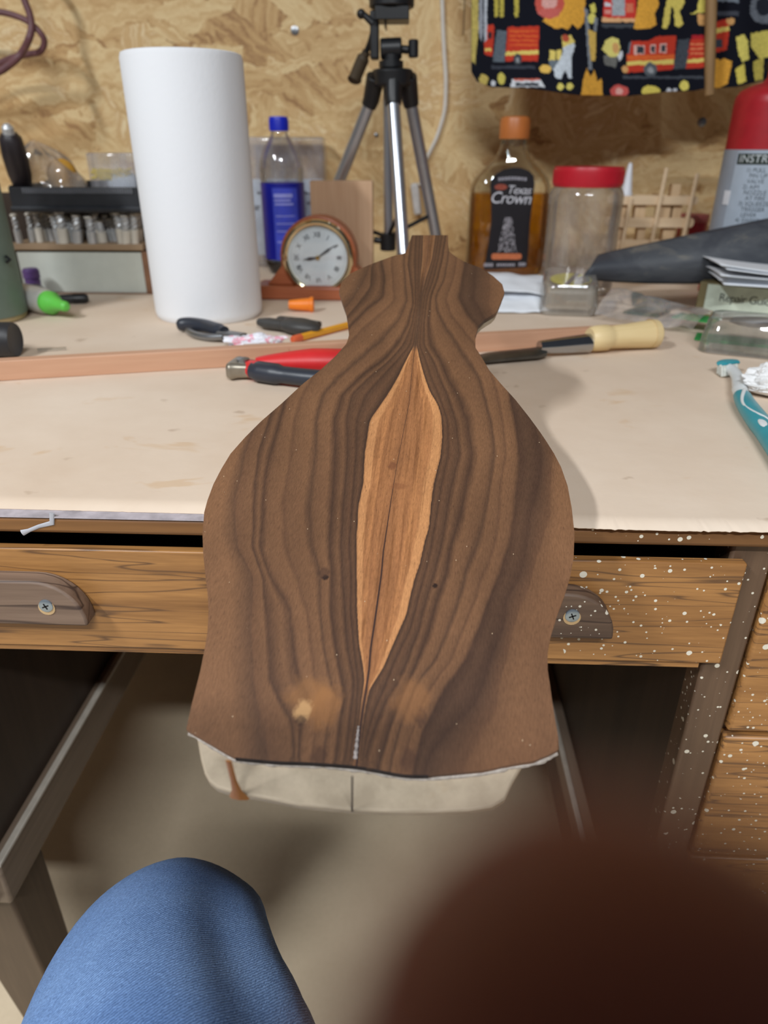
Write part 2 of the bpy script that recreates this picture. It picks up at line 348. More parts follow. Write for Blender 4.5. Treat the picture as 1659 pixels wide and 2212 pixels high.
# traced growth-ring lines: (row, column)
def ln(s):
    q = [float(v) for v in s.split()]; return list(zip(q[0::2], q[1::2]))
SEAM = ln('508 928 563 923 614 913 652 908 703 903 745 897 800 890 870 884 940 870 1001 858 1073 846 1192 828 1240 824 1346 809 1399 801 1447 797 1490 791 1532 784 1568 779 1680 768')
L = [ln('508 914 560 912 600 908 640 905 700 900 745 895 777 878 815 860 852 838 908 799 979 788 1043 785 1092 774 1160 770 1220 770 1316 771 1390 775 1437 784 1470 788 1520 780 1580 773 1680 762'),
     ln('508 907 560 904 620 903 660 902 700 896 745 886 777 860 815 825 852 792 908 771 979 770 1089 761 1183 754 1246 759 1316 757 1405 765 1468 772 1530 770 1580 764 1680 752'),
     ln('508 899 560 896 620 897 660 897 700 890 745 872 777 845 815 800 852 762 908 749 979 752 1089 742 1183 736 1246 739 1316 745 1405 752 1468 765 1506 762 1558 755 1622 748 1680 740'),
     ln('508 890 570 881 620 889 655 893 700 882 745 858 777 829 815 780 852 739 908 721 979 723 1089 716 1183 712 1246 716 1316 714 1405 727 1468 739 1506 745 1558 735 1622 728 1680 720'),
     ln('508 880 560 873 620 877 650 880 690 860 745 813 777 775 815 730 852 697 908 684 979 681 1089 671 1183 678 1246 692 1316 691 1405 701 1468 716 1506 729 1558 712 1622 700 1680 695'),
     ln('508 865 560 846 620 850 650 853 695 800 745 750 777 706 815 674 852 655 908 635 979 630 1089 611 1183 620 1246 640 1316 663 1405 676 1468 681 1506 690 1558 685 1622 678 1680 670'),
     ln('508 850 560 822 600 830 645 825 660 800 700 760 745 718 777 690 815 650 852 622 908 606 979 584 1089 566 1183 562 1246 585 1316 623 1405 633 1468 648 1506 668 1558 650 1622 645 1680 640'),
     ln('508 840 560 800 620 800 660 770 700 735 745 700 815 625 852 598 908 580 979 557 1089 548 1183 543 1246 568 1316 572 1405 575 1468 582 1506 600 1558 628 1622 634 1680 630'),
     ln('508 830 620 780 660 750 745 680 815 605 908 555 979 528 1089 505 1183 510 1246 546 1316 544 1405 542 1468 545 1506 552 1558 570 1622 575 1680 575'),
     ln('508 800 620 740 745 650 908 530 979 500 1048 471 1157 457 1203 472 1233 463 1316 468 1405 465 1455 455 1493 461 1558 457 1622 455 1680 450')]
R = [ln('508 941 560 933 600 920 640 911 700 906 745 900 774 906 807 915 845 928 871 945 897 954 942 956 987 952 1046 937 1091 931 1139 927 1171 917 1219 907 1245 897 1293 885 1328 878 1367 860 1404 844 1442 828 1471 809 1490 797 1532 788 1580 781 1680 772'),
     ln('508 948 560 940 600 929 640 917 700 910 745 906 777 918 815 930 852 947 908 967 980 968 1046 954 1113 942 1179 931 1245 915 1293 902 1359 886 1426 852 1479 832 1540 806 1600 790 1680 778'),
     ln('508 955 560 947 600 937 640 923 700 916 745 915 777 933 815 948 852 966 908 985 980 992 1046 976 1113 963 1179 953 1245 934 1293 920 1359 905 1426 881 1479 856 1522 828 1579 806 1636 788 1680 783'),
     ln('508 963 560 956 600 946 640 931 700 924 745 929 777 950 815 968 852 988 908 1009 980 1018 1046 1006 1113 995 1179 976 1245 963 1293 944 1359 926 1426 905 1479 878 1522 859 1579 839 1636 822 1680 815'),
     ln('508 972 560 967 600 961 642 940 677 945 715 968 745 990 777 1010 815 1030 852 1042 908 1060 980 1069 1046 1059 1113 1045 1179 1030 1245 1008 1293 992 1359 968 1426 938 1479 899 1522 880 1579 861 1636 846 1680 840'),
     ln('508 985 560 985 600 980 646 962 677 970 715 1003 745 1025 777 1045 815 1063 852 1073 908 1085 980 1093 1046 1081 1113 1077 1179 1067 1245 1040 1293 1028 1359 1000 1426 972 1479 934 1522 912 1579 890 1636 873 1680 866'),
     ln('508 1000 576 1004 620 996 645 990 682 1012 697 1030 745 1052 777 1077 815 1094 852 1103 908 1115 980 1120 1046 1118 1113 1113 1179 1101 1245 1077 1293 1058 1359 1035 1426 1006 1479 966 1522 945 1579 915 1636 900 1680 892'),
     ln('508 1030 576 1030 620 1028 645 1024 682 1046 745 1078 777 1102 815 1122 852 1137 908 1154 980 1173 1046 1163 1113 1146 1179 1138 1245 1125 1293 1098 1359 1088 1426 1061 1479 1045 1522 1026 1579 970 1636 930 1680 920'),
     ln('508 1060 620 1060 660 1058 700 1078 745 1097 815 1145 852 1162 908 1180 980 1198 1046 1191 1113 1189 1179 1173 1245 1149 1293 1135 1359 1111 1426 1098 1479 1080 1522 1077 1579 1049 1636 1015 1680 1000'),
     ln('508 1090 620 1090 700 1100 745 1115 852 1185 908 1200 980 1220 1046 1208 1113 1218 1179 1214 1245 1201 1293 1186 1359 1165 1426 1150 1479 1145 1522 1140 1579 1125 1636 1100 1680 1090')]
RROWS = np.arange(490, 1700.0)
def ring_table():
    K = np.hanning(31); K /= K.sum(); tab = [np.convolve(np.pad(ip(RROWS, t), 15, 'edge'), K, 'valid') for t in L[::-1]+[SEAM]+R]
    for k in range(1, len(tab)): tab[k] = np.maximum(tab[k], tab[k-1]+1.2)
    return np.array(tab)
RTAB = ring_table(); RVAL = np.arange(-10, 11.0)
def ring_row(px, py):
    k = (py-490); i = int(k); xs = RTAB[:, i]*(1-(k-i))+RTAB[:, i+1]*(k-i)
    g = np.interp(px, xs, RVAL); g = np.where(px < xs[0], -10-(xs[0]-px)/40, g)
    return np.where(px > xs[-1], 10+(px-xs[-1])/40, g)
root = thing('instrument_body', 'walnut topped instrument body blank with waisted outline and neck stub leaning on desk edge', 'instrument body')
mw = Matrix(((BU[0], BV[0], BN[0], B0[0]), (BU[1], BV[1], BN[1], B0[1]), (BU[2], BV[2], BN[2], B0[2]), (0, 0, 0, 1))); root.matrix_world = mw
NR, NC = 430, 280; VT = .0024
rows = [508+(1675-508)*(k/NR) for k in range(NR+1)]
verts = []; gv = []; sv = []; hv = []
for y in rows:
    xs = np.linspace(ip(y, LEFT), ip(y, RIGHT), NC+1); gv += [float(q) for q in ring_row(xs, y)]; hw = RTAB[11, int(y-490)]-RTAB[9, int(y-490)]; hv += [min(1, max(0, (hw-7)/8))*(1 if y > 700 else .35)]*(NC+1); s0 = bl(onb(ip(y, SEAM), y))[0]
    for x in xs: q = bl(onb(x, y)); verts.append((q[0], q[1], 0.0)); sv.append(float(q[0]-s0))
nt = len(verts); fc = [(a, a+1, a+NC+2, a+NC+1) for r in range(NR) for a in range(r*(NC+1), r*(NC+1)+NC)]
loop = [j for j in range(NC+1)]+[r*(NC+1)+NC for r in range(1, NR+1)]+[NR*(NC+1)+j for j in range(NC-1, -1, -1)]+[r*(NC+1) for r in range(NR-1, 0, -1)]
v2 = [(verts[i][0], verts[i][1], -VT) for i in loop]; m = len(loop)
f2 = [(loop[k], nt+k, nt+(k+1) % m, loop[(k+1) % m]) for k in range(m)]
me = bpy.data.meshes.new('top_plate'); me.from_pydata(verts+v2, [], [q[::-1] for q in fc]+f2+[tuple(nt+k for k in range(m))]); me.update()
at = me.attributes.new('ring', 'FLOAT', 'POINT'); at.data.foreach_set('value', gv+[gv[i] for i in loop])
for nm_, vv_ in (('seam', sv), ('heart', hv)): at = me.attributes.new(nm_, 'FLOAT', 'POINT'); at.data.foreach_set('value', vv_+[vv_[i] for i in loop])
def walnut():
    s = N('bookmatched_walnut'); a = s.n('Attribute', attribute_name='ring')
    g = a.outputs['Fac']; v = s.coord()
    wob = s.noise(s.coord((1, .25, 1)), 55, 3); wob2 = s.noise(s.coord((1, .10, 1)), 420, 3, .6)
    amp = s.n('MapRange'); amp.inputs[1].default_value = .7; amp.inputs[2].default_value = 3.5; amp.inputs[3].default_value = .02; amp.inputs[4].default_value = .5; s.l(s.math('ABSOLUTE', g), amp.inputs[0])
    gg = s.math('ADD', g, s.math('ADD', s.math('MULTIPLY', s.math('SUBTRACT', wob, .5), amp.outputs[0]), s.math('MULTIPLY', s.math('SUBTRACT', wob2, .5), s.math('MULTIPLY', amp.outputs[0], .35))))
    D, D2, W, W2, W3 = c(66, 47, 38), c(80, 58, 45), c(110, 79, 57), c(121, 87, 62), c(97, 69, 51)
    TAN, TAN2, TI = c(192, 138, 92), c(172, 119, 77), c(140, 95, 63)
    def half(side):
        q = [(0, TI), (.25, c(160, 110, 72)), (.45, c(150, 102, 67)), (.52, TAN2), (.72, c(164, 113, 74)), (.77, TAN), (.97, TAN), (1.03, D), (1.25, D2), (1.5, W3), (1.9, D2), (2.0, D), (2.3, W3), (2.9, D2), (3.0, D), (3.35, W), (4.0, D), (4.3, W2), (4.8, W), (5.0, D2), (5.25, W2), (5.85, W), (6.0, W3), (6.2, W2), (6.75, W), (7.0, D), (7.4, D2) if side > 0 else (7.4, W), (7.95, D), (8.15, W if side < 0 else D2), (8.9, W3), (9.0, D2 if side < 0 else W), (9.6, W2)]
        return [(x/11.0, col) for x, col in q]
    neg = s.ramp(s.math('DIVIDE', s.math('MULTIPLY', gg, -1), 11), half(-1)); posr = s.ramp(s.math('DIVIDE', gg, 11), half(1))
    col = s.mix(s.math('GREATER_THAN', g, 0), neg, posr)
    ht = s.n('Attribute', attribute_name='heart'); nh = s.math('MULTIPLY', s.math('LESS_THAN', s.math('ABSOLUTE', gg), 1.05), s.math('SUBTRACT', 1, ht.outputs['Fac'])); col = s.mix(nh, col, c(94, 69, 53))
    soft = s.noise(s.coord((1, .3, 1)), 18, 3); col = s.mix(s.math('MULTIPLY', s.math('GREATER_THAN', s.math('ABSOLUTE', gg), 1.2), s.ramp(soft, [(.3, BLK), (.7, (.32, .32, .32, 1))])), col, c(106, 76, 56))
    mott = s.noise(s.coord((1, .45, 1)), 26, 4, .6); col = s.mix(1, col, s.ramp(mott, [(.28, (.80, .78, .76, 1)), (.72, (1.16, 1.14, 1.10, 1))]), 'MULTIPLY')
    mott2 = s.noise(s.coord((1, .6, 1)), 9, 2, .5); col = s.mix(1, col, s.ramp(mott2, [(.3, (.88, .86, .86, 1)), (.7, (1.12, 1.10, 1.06, 1))]), 'MULTIPLY')
    fib = s.noise(s.coord((1, .16, 1), (0, 0, -.28)), 1500, 3, .7); col = s.mix(1, col, s.ramp(fib, [(.3, (.80, .79, .78, 1)), (.7, (1.2, 1.2, 1.2, 1))]), 'MULTIPLY')
    stk = s.noise(s.coord((1, .035, 1), (0, 0, -.08)), 420, 4, .65, .3); inh = s.math('LESS_THAN', s.math('ABSOLUTE', gg), .8); col = s.mix(inh, col, s.mix(1, col, s.ramp(stk, [(.34, (.66, .62, .58, 1)), (.5, (1, 1, 1, 1)), (.7, (1.14, 1.12, 1.1, 1))]), 'MULTIPLY'))
    pores = s.noise(s.coord((1, .12, 1)), 2400, 2, .5); col = s.mix(s.ramp(pores, [(.64, BLK), (.72, (.6, .6, .6, 1))]), col, c(56, 38, 30))
    sa = s.n('Attribute', attribute_name='seam'); yy = s.n('SeparateXYZ'); s.l(s.coord(), yy.inputs[0]); lim = s.n('MapRange'); lim.inputs[1].default_value = .17; lim.inputs[2].default_value = .08; lim.inputs[3].default_value = .00012; lim.inputs[4].default_value = .00045; s.l(yy.outputs[1], lim.inputs[0])
    col = s.mix(s.math('LESS_THAN', s.math('ABSOLUTE', sa.outputs['Fac']), lim.outputs[0]), col, c(58, 40, 36))
    vo = s.n('TexVoronoi'); vo.inputs['Scale'].default_value = 260; s.l(s.coord((1, .6, 1)), vo.inputs['Vector']); wn = s.n('TexWhiteNoise'); s.l(vo.outputs['Color'], wn.inputs['Vector'])
    chip = s.math('MULTIPLY', s.math('LESS_THAN', vo.outputs['Distance'], .055), s.math('GREATER_THAN', wn.outputs['Value'], .80)); col = s.mix(chip, col, c(206, 180, 148))
    def spot(px, py, rx, ry, colr, strength=1.0):
        nonlocal col
        q = bl(onb(px, py)); e = s.n('Mapping', vector_type='POINT'); tc = s.n('TexCoord')
        e.inputs['Location'].default_value = (-q[0]/rx, -q[1]/ry, 0); e.inputs['Scale'].default_value = (1/rx, 1/ry, 1); s.l(tc.outputs['Object'], e.inputs[0])
        nz = s.n('TexNoise'); nz.inputs['Scale'].default_value = 1.6; nz.inputs['Detail'].default_value = 3; s.l(e.outputs[0], nz.inputs['Vector'])
        ln_ = s.n('VectorMath', operation='LENGTH'); s.l(e.outputs[0], ln_.inputs[0])
        d = s.math('ADD', ln_.outputs['Value'], s.math('MULTIPLY', s.math('SUBTRACT', nz.outputs[0], .5), 1.1))
        col = s.mix(s.ramp(d, [(.55, (strength,)*3+(1,)), (1.0, BLK)]), col, colr)
    K = c(44, 29, 24)
    spot(668, 1500, .012, .010, c(142, 98, 60), .55); spot(700, 1525, .009, .012, c(156, 106, 62), .5); spot(655, 1535, .0045, .006, c(188, 146, 100), .9); spot(650, 1556, .003, .003, c(60, 40, 32), .7)
    spot(910, 1548, .003, .0055, c(72, 50, 40), .8); spot(890, 1510, .010, .012, c(150, 102, 62), .4); spot(940, 1265, .0016, .0018, K); spot(703, 1247, .0022, .002, K); spot(700, 1236, .004, .004, c(70, 48, 38), .6)
    spot(848, 1006, .003, .004, c(112, 68, 46), .7); spot(862, 1050, .006, .003, c(126, 78, 50), .5); spot(882, 1640, .004, .006, c(72, 48, 38), .6); spot(690, 1632, .004, .005, c(72, 48, 38), .6)
    s.base(col); s.b.inputs['Roughness'].default_value = .52; s.b.inputs['Specular IOR Level'].default_value = .4
    s.bump(s.math('ADD', fib, s.math('MULTIPLY', pores, -.6)), .22, .0004); return s.m
me.materials.append(walnut()); tp = bpy.data.objects.new('top_plate', me); COL.objects.link(tp); tp.parent = root; tp['label'] = 'bookmatched dark walnut top with a tan heart streak'
# core: its thickness follows from where the lower edge of the near face shows
vn = bl(onb(768, 1664))[1]; lo, hi = .008, .05
for _ in range(40):
    mid = (lo+hi)/2; q = bl(onb(761, 1759, mid))[1]
    if q > vn+.0012: lo = mid
    else: hi = mid
CT = lo
inner = []
for y in np.arange(508, 1560, 8.0): inner.append(('L', y))
cl = [bl(onb(ip(y, LEFT)+3, y))[:2] for y in np.arange(510, 1540, 7.0)]; cr = [bl(onb(ip(y, RIGHT)-3, y))[:2] for y in np.arange(510, 1540, 7.0)]
near = [bl(onb(x, y, CT))[:2] for x, y in ((438, 1650), (446, 1680), (456, 1698), (473, 1712), (505, 1722), (560, 1731), (650, 1749), (761, 1759), (850, 1763), (935, 1763), (1010, 1760), (1060, 1752), (1088, 1735), (1104, 1700))]
poly = [tuple(p) for p in cl]+[tuple(p) for p in near]+[tuple(p) for p in cr[::-1]]
def maple():
    s = N('pale_maple_core'); v = s.coord((.05, .05, 1)); n1 = s.noise(v, 1100, 4, .65); n2 = s.noise(s.coord(), 45, 4)
    col = s.ramp(n1, [(.35, c(164, 148, 126)), (.68, c(194, 177, 153))]); col = s.mix(s.ramp(n2, [(.64, BLK), (.74, (.45, .45, .45, 1))]), col, c(166, 136, 98))
    s.base(col); s.b.inputs['Roughness'].default_value = .6; s.bump(n1, .2); return s.m
MB().prism(poly, -CT, -VT-.0009).build('core', maple(), root, bevel=.001, smooth=30)
# glue squeeze-out between the top and the core, glue run and pencil line
gl = [bl(onb(x, y+5)) for x, y in ((404, 1576), (447, 1601), (486, 1624), (509, 1636), (597, 1645), (675, 1648), (774, 1657), (868, 1673), (928, 1675), (1043, 1664), (1108, 1650), (1151, 1644), (1185, 1631), (1205, 1620))]
gp = smooth_path([(p[0], p[1]+.0012, -VT-.0006) for p in gl], 14)
gp = [Vector((p[0], p[1]+.0003*mnoise.noise((p[0]*600, 1, 1)), p[2])) for p in gp]
MB().tube(gp, [.0011+.0007*mnoise.noise((p[0]*240, 5, 5)) for p in gp], 8, None, .8, (0, 0, 1)).build('glue_line', mat('dried_pale_glue', c(172, 162, 152), .55, 0, .3, 500), root)
bp_ = [bl(onb(x, y)) for x, y in ((509, 1637), (597, 1645), (675, 1648), (774, 1656), (868, 1673), (925, 1675))]
MB().tube(smooth_path([(p[0], p[1]-.0001, -.0011) for p in bp_], 8), .0015, 10, None, .3, (0, 1, 0)).build('burnt_edge', mat('charred_edge', c(40, 32, 30), .9, 0, .35, 200), root)
def onface(x, y):   # a point on the near face of the core
    d = ray(x, y); best = None
    for k in range(len(near)-1):
        a = B0+BU*near[k][0]+BV*near[k][1]; b = B0+BU*near[k+1][0]+BV*near[k+1][1]; n = np.cross(b-a, BN); t = ((a-CAM)@n)/(d@n); P = CAM+d*t; s_ = ((P-a)@(b-a))/((b-a)@(b-a))
        if -.02 <= s_ <= 1.02: best = bl(P)-np.array([0, .0002, 0])
    return best
run = [onface(x, y) for x, y in ((494, 1642), (499, 1662), (505, 1685), (512, 1706), (518, 1722))]
MB().tube([tuple(p) for p in run if p is not None], [.0012, .0012, .0013, .0020, .0042][:len([p for p in run if p is not None])], 8, None, .25, (0, 1, 0)).build('glue_run', mat('amber_glue', c(172, 112, 46), .35), root)
pl_ = [onface(761, y) for y in (1676, 1700, 1725, 1752)]
MB().tube([tuple(p) for p in pl_ if p is not None], .0004, 6, None, .5, (0, 1, 0)).build('pencil_line', mat('pencil_mark', c(70, 58, 50), .6), root)
sg = [bl(onb(x, y)) for x, y in ((779, 1569), (776, 1600), (772, 1640))]
MB().tube(smooth_path([(p[0]-.0009, p[1], .0001) for p in sg], 10), [.0003+.0005*k/20+.0002*math.sin(k*2.1) for k in range(21)], 8, None, .15, (0, 0, 1)).build('glue_smear', mat('dried_white_glue', c(160, 150, 146), .5, 0, .5, 700), root)
# ================================================================ THINGS AT THE BACK OF THE DESK
def desk_pt(px, py, push=0.0):
    p = atz(px, py); d = p[:2]/np.linalg.norm(p[:2]); return (p[0]+d[0]*push, p[1]+d[1]*push, DZ)
def px_m(Y, py=450): return abs(aty(801, py, Y)[0]-aty(800, py, Y)[0])      # metres per pixel at depth Y
def zat(px, py, Y): return aty(px, py, Y)[2]
def xat(px, py, Y): return aty(px, py, Y)[0]
# ---- paper towel roll
r = .0668; b = desk_pt(457, 704, r)
roll = thing('paper_towel_roll', 'white paper towel roll standing on end beside the mantel clock', 'paper towels', b)
def towel():
    s = N('white_paper_towel'); v = s.coord(); vo = s.n('TexVoronoi'); vo.inputs['Scale'].default_value = 230; s.l(v, vo.inputs['Vector'])
    s.base(c(236, 238, 242)); s.b.inputs['Roughness'].default_value = .9; s.b.inputs['Specular IOR Level'].default_value = .1
    s.bump(s.math('ADD', vo.outputs['Distance'], s.noise(v, 40, 3)), .14, .0008); return s.m
HR = zat(390, 116, b[1])-DZ
MB().lathe([(.021, .0015), (r-.004, 0), (r-.0012, .003), (r, .009), (r, HR-.006), (r-.0015, HR-.001), (r-.004, HR), (.021, HR), (.021, .0015)], 96).build('roll', towel(), roll)
MB().lathe([(.0195, .001), (.021, .001), (.021, HR+.0005), (.0195, HR+.0005), (.0195, .001)], 40).build('cardboard_core', mat('cardboard', c(170, 140, 104), .8), roll)
MB().grid(lambda u, v: ((r+.0004)*math.cos(.35+u*.5), (r+.0004)*math.sin(.35+u*.5), .004+v*(HR-.009)), 10, 6).build('loose_sheet', roll.children[0].data.materials[0], roll, solid=.0004)
# ---- soda bottle
Y = 1.27; r = .0355; k = px_m(Y); bx = xat(613, 450, Y)
soda = thing('soda_bottle', 'clear plastic soda bottle with blue cap and blue label', 'bottle', (bx, Y, DZ))
def sz(py): return zat(606, py, Y)-DZ
PET = clear('clear_pet_plastic', (.93, .94, .95, 1), .045, .05)
pr = [(.022, 0), (.029, .001), (r-.001, .012), (r, .02), (r-.0008, sz(556)), (r-.0008, sz(394)), (r, sz(385)), (r, sz(368)), (r-.002, sz(348)), (r-.007, sz(325)), (.019, sz(303)), (.0135, sz(290)), (.0125, sz(282)), (.0125, sz(272))]
MB().lathe(pr, 48).build('body', PET, soda)
MB().lathe([(.020, .002), (.027, .003), (r-.002, .013), (r-.002, sz(563)), (.001, sz(563))], 40).build('cola', mat('dark_cola', c(22, 12, 9), .15), soda)
BLUE = mat('blue_label', c(16, 24, 138), .35, 0, .05); BLUE2 = mat('blue_label_panel', c(62, 74, 186), .35, 0, .18, 70); BLUE3 = mat('pale_blue_print', c(146, 150, 216), .4, 0, .1)
def band(a0, a1, z0, z1, rr, n=16): return lambda u, v: (rr*math.cos(a0+(a1-a0)*u), rr*math.sin(a0+(a1-a0)*u), z0+(z1-z0)*v)
lab = MB().lathe([(r-.0004, sz(556)), (r+.0002, sz(556)), (r+.0002, sz(394)), (r-.0004, sz(394))], 60).build('label', BLUE, soda)
A = lambda f: -PI/2+f      # angle measured from the side facing the photographer
MB().grid(band(A(-.32), A(.85), sz(556), sz(404), r+.0005), 16, 2).build('label_panel', BLUE2, lab)
m = MB()
for y0, y1, f0, f1 in ((416, 424, -.24, .6), (428, 432, -.24, .5), (436, 440, -.22, .62), (462, 464, -.2, .65), (478, 480, -.2, .65), (494, 496, -.2, .6), (516, 519, -.2, .66)): m.grid(band(A(f0), A(f1), sz(y1), sz(y0), r+.0008), 12, 1)
m.build('label_print', BLUE3, lab)
CAPB = mat('blue_plastic_cap', c(26, 44, 196), .4, 0, .06)
m = MB().lathe([(.0150, sz(283)), (.0150, sz(256)), (.0140, sz(252)), (.001, sz(251))], 40)
for q in range(36): m.box(.0148, .0154, -.0005, .0005, sz(281), sz(258), RZ(2*PI*q/36))
m.build('cap', CAPB, soda)
# ---- clear parts case behind the soda bottle
Yc = 1.345; x0, x1 = xat(536, 400, Yc), xat(704, 400, Yc); zt = zat(620, 296, Yc)-DZ
case = thing('parts_case', 'clear grey plastic case with a white printed insert behind the soda bottle', 'storage case', ((x0+x1)/2, Yc, DZ)); w2 = (x1-x0)/2
GREYCLR = clear('smoky_clear_plastic', (.95, .95, .96, 1), .05, .12, .30, c(204, 203, 210))
MB().box(-w2, w2, -.02, .02, 0, zt).build('shell', GREYCLR, case, bevel=.004)
MB().box(-w2+.003, w2-.003, -.016, -.014, .02, zat(620, 386, Yc)-DZ).build('insert_card', mat('white_card', c(214, 222, 230), .6), case)
m = MB()
for q in range(34): px = random.uniform(-w2+.006, w2-.006); pz = zat(620, random.choice([412, 418, 440, 446, 452]), Yc)-DZ; m.box(px-.004, px+.004, -.0168, -.016, pz, pz+random.uniform(.002, .005))
m.build('insert_print', mat('black_ink', c(38, 38, 42), .6), case)
# ---- pale board offcut
Yb = 1.112; x0, x1 = xat(675, 480, Yb), xat(806, 480, Yb); zt = zat(740, 390, Yb)-DZ
PALE = wood('pale_brown_wood', c(182, 142, 108), c(212, 176, 142), 2, 26, 6, .6, .1)
tag(MB().box(-(x1-x0)/2, (x1-x0)/2, -.012, .012, 0, zt, T((x0+x1)/2, Yb, DZ)).build('board_offcut', PALE, bevel=.0012), 'pale brown wood board standing upright behind the clock', 'board')
# ---- mantel clock
Yk = 1.03; kx, kz = xat(687, 556, Yk), zat(687, 556, Yk)-DZ; k = px_m(Yk, 556)
clock = thing('mantel_clock', 'small round mantel clock in red brown wood with a brass bezel', 'clock', (kx, Yk, DZ), -.03)
CW = wood('clock_red_wood', c(146, 76, 46), c(184, 110, 74), 0, 26, 5, .35, .05); BRASS = mat('polished_brass', c(228, 214, 176), .12, 1, .05)
R0 = 83*k; hb = .019
prof = [(-.074, hb), (.074, hb)]+[(R0*math.cos(a), kz+R0*math.sin(a)) for a in np.linspace(-.22, PI+.22, 32)]
MB().prism(prof, -.036, 0, UPR).build('case', CW, clock, bevel=.002, seg=3)
MB().box(-.092, .092, -.012, .046, 0, hb).build('base', CW, clock, bevel=.004, seg=3)
FM = T(0, 0, kz) @ RX(PI/2)
Rb = 77*k; bz = MB().lathe([(Rb-.007, 0), (Rb-.001, 0), (Rb, .003), (Rb-.001, .006), (Rb-.0035, .0078), (Rb-.006, .0074), (Rb-.0078, .006), (Rb-.0078, 0)], 72, FM).build('bezel', BRASS, clock)
dial = MB().lathe([(.001, .0012), (Rb-.0078, .0012), (Rb-.0078, .002), (.001, .002)], 60, FM).build('dial', mat('white_dial', c(232, 236, 240), .5, 0, .02), clock)
INK = mat('clock_ink', c(52, 56, 66), .5); m = MB(); Rd = Rb-.0085
for h, t in enumerate(('XII', 'I', 'II', 'III', 'IIII', 'V', 'VI', 'VII', 'VIII', 'IX', 'X', 'XI')):
    a = PI/2-2*PI*h/12; m.text(t, .0098, FM @ T(Rd*.72*math.cos(a), Rd*.72*math.sin(a), .0023) @ RZ(a-PI/2), 0, .82)
m.build('numerals', INK, dial, smooth=0)
m = MB()
for q in range(60): m.box(-.0002, .0002, Rd*.90, Rd*.94, .0021, .0023, FM @ RZ(2*PI*q/60))
m.build('minute_track', INK, dial, smooth=0)
for nm, a, ln_, wd in (('minute_hand', -.98, Rd*.78, .0019), ('hour_hand', 1.72, Rd*.55, .0023)):
    MB().prism([(-wd*.4, 0), (wd*.4, 0), (wd, ln_*.55), (wd*.35, ln_*.72), (0, ln_), (-wd*.35, ln_*.72), (-wd, ln_*.55)], .003, .0034, FM @ RZ(a)).build(nm, INK, clock, smooth=0)
MB().lathe([(.0028, .002), (.0028, .0048), (.001, .0052)], 18, FM).build('hand_boss', mat('brass_boss', c(206, 172, 84), .2, 1), clock)
MB().lathe([(Rb-.0078, .0062), (Rb*.62, .0084), (Rb*.3, .0094), (.0008, .0097)], 48, FM).build('glass', clear('clock_glass', (.97, .98, .98, 1), .04, .02), clock)
# ---- tripod
Yt = 1.13; k = px_m(Yt, 300)
tx = xat(848, 200, Yt); tri = thing('tripod', 'silver camera tripod with black pan head standing on the desk', 'tripod', (tx, Yt, DZ))
def q2(px, py, dy=0.0): p = aty(px, py, Yt+dy); return Vector((p[0]-tx, dy, p[2]-DZ))
ALU = mat('brushed_aluminium', c(188, 192, 200), .28, .85, .04); PLB = mat('black_plastic', c(26, 27, 30), .42, 0, .15)
foot = {'left': q2(655, 590, .085), 'front': q2(874, 590, -.10), 'right': q2(957, 590, .06)}
tops = {'left': q2(802, 215, .016), 'front': q2(849, 212, -.022), 'right': q2(886, 215, .016)}
for nm in foot:
    a = tops[nm]; f_ = foot[nm].copy(); d = (f_-a); f_ = a+d*((.006-a.z)/d.z); d = f_-a
    lg = MB().tube([a, a+d*.80], .0088, 20).build('leg', ALU, tri)
    MB().tube([a+d*.80, a+d*.97], .0062, 16).build('lower_tube', ALU, lg)
    MB().tube([a+d*.785, a+d*.86], .0112, 16).box(-.006, .006, .009, .018, -.008, .008, frame(a+d*.82, d)).build('leg_lock', PLB, lg, bevel=.0015)
    MB().tube([a+d*.965, a+d*.985, f_], [.0085, .0095, .008], 16).build('rubber_foot', PLB, lg)
    h0 = {'left': q2(812, 165, 0), 'front': q2(849, 165, -.012), 'right': q2(880, 165, 0)}[nm]
    MB().tube([h0, a, a+d*.035], [.013, .0118, .0105], 14).build('hinge', PLB, tri, bevel=.001)
MB().tube([q2(838, 150), q2(839, 505)], .0066, 18).build('centre_column', ALU, tri)
MB().tube([q2(838, 503), q2(838, 541)], .0118, 14).tube([q2(826, 520), q2(808, 518)], .005, 10).build('column_clamp', PLB, tri, bevel=.002)
for nm in foot:
    a = tops[nm]; d = foot[nm]-a
    MB().tube([q2(838, 512), a+d*.63], .003, 8).build('brace', PLB, tri)
cz = q2(848, 168)
MB().tube([q2(848, 188), q2(848, 150)], [.026, .028], 24).build('spider', PLB, tri, bevel=.003)
MB().tube([q2(846, 152), q2(846, 118)], .0115, 22).tube([q2(845, 146), q2(845, 132)], .0165, 22).build('neck', PLB, tri)
MB().tube([q2(822, 106), q2(868, 104)], .0125, 20).build('tilt_joint', PLB, tri, bevel=.002)
kn = MB().tube([q2(866, 106), q2(884, 108)], .005, 12).tube([q2(893, 85), q2(893, 125)], .0068, 12).build('clamp_knob', PLB, tri, bevel=.002)
a, e = q2(800, 128, -.006), q2(820, 30, .02); MB().box(a.x, e.x, -.012, .012, a.z, e.z).build('tilt_bracket', PLB, tri, bevel=.002)
a, e = q2(812, 48), q2(884, 18); MB().box(a.x, e.x, -.024, .024, a.z, e.z).box(a.x+.012, e.x-.03, -.018, .018, a.z-.008, a.z).build('head_plate', PLB, tri, bevel=.002)
MB().tube([q2(846, 18), q2(846, -34)], .0295, 32).tube([q2(846, 0), q2(846, -8)], .0305, 32).build('platform', PLB, tri, bevel=.002)
MB().tube([q2(806, 50, -.01), q2(782, 28, -.01)], [.005, .0035], 10).ball(.0058, T(*q2(780, 30, -.01))).build('plate_lever', PLB, tri)
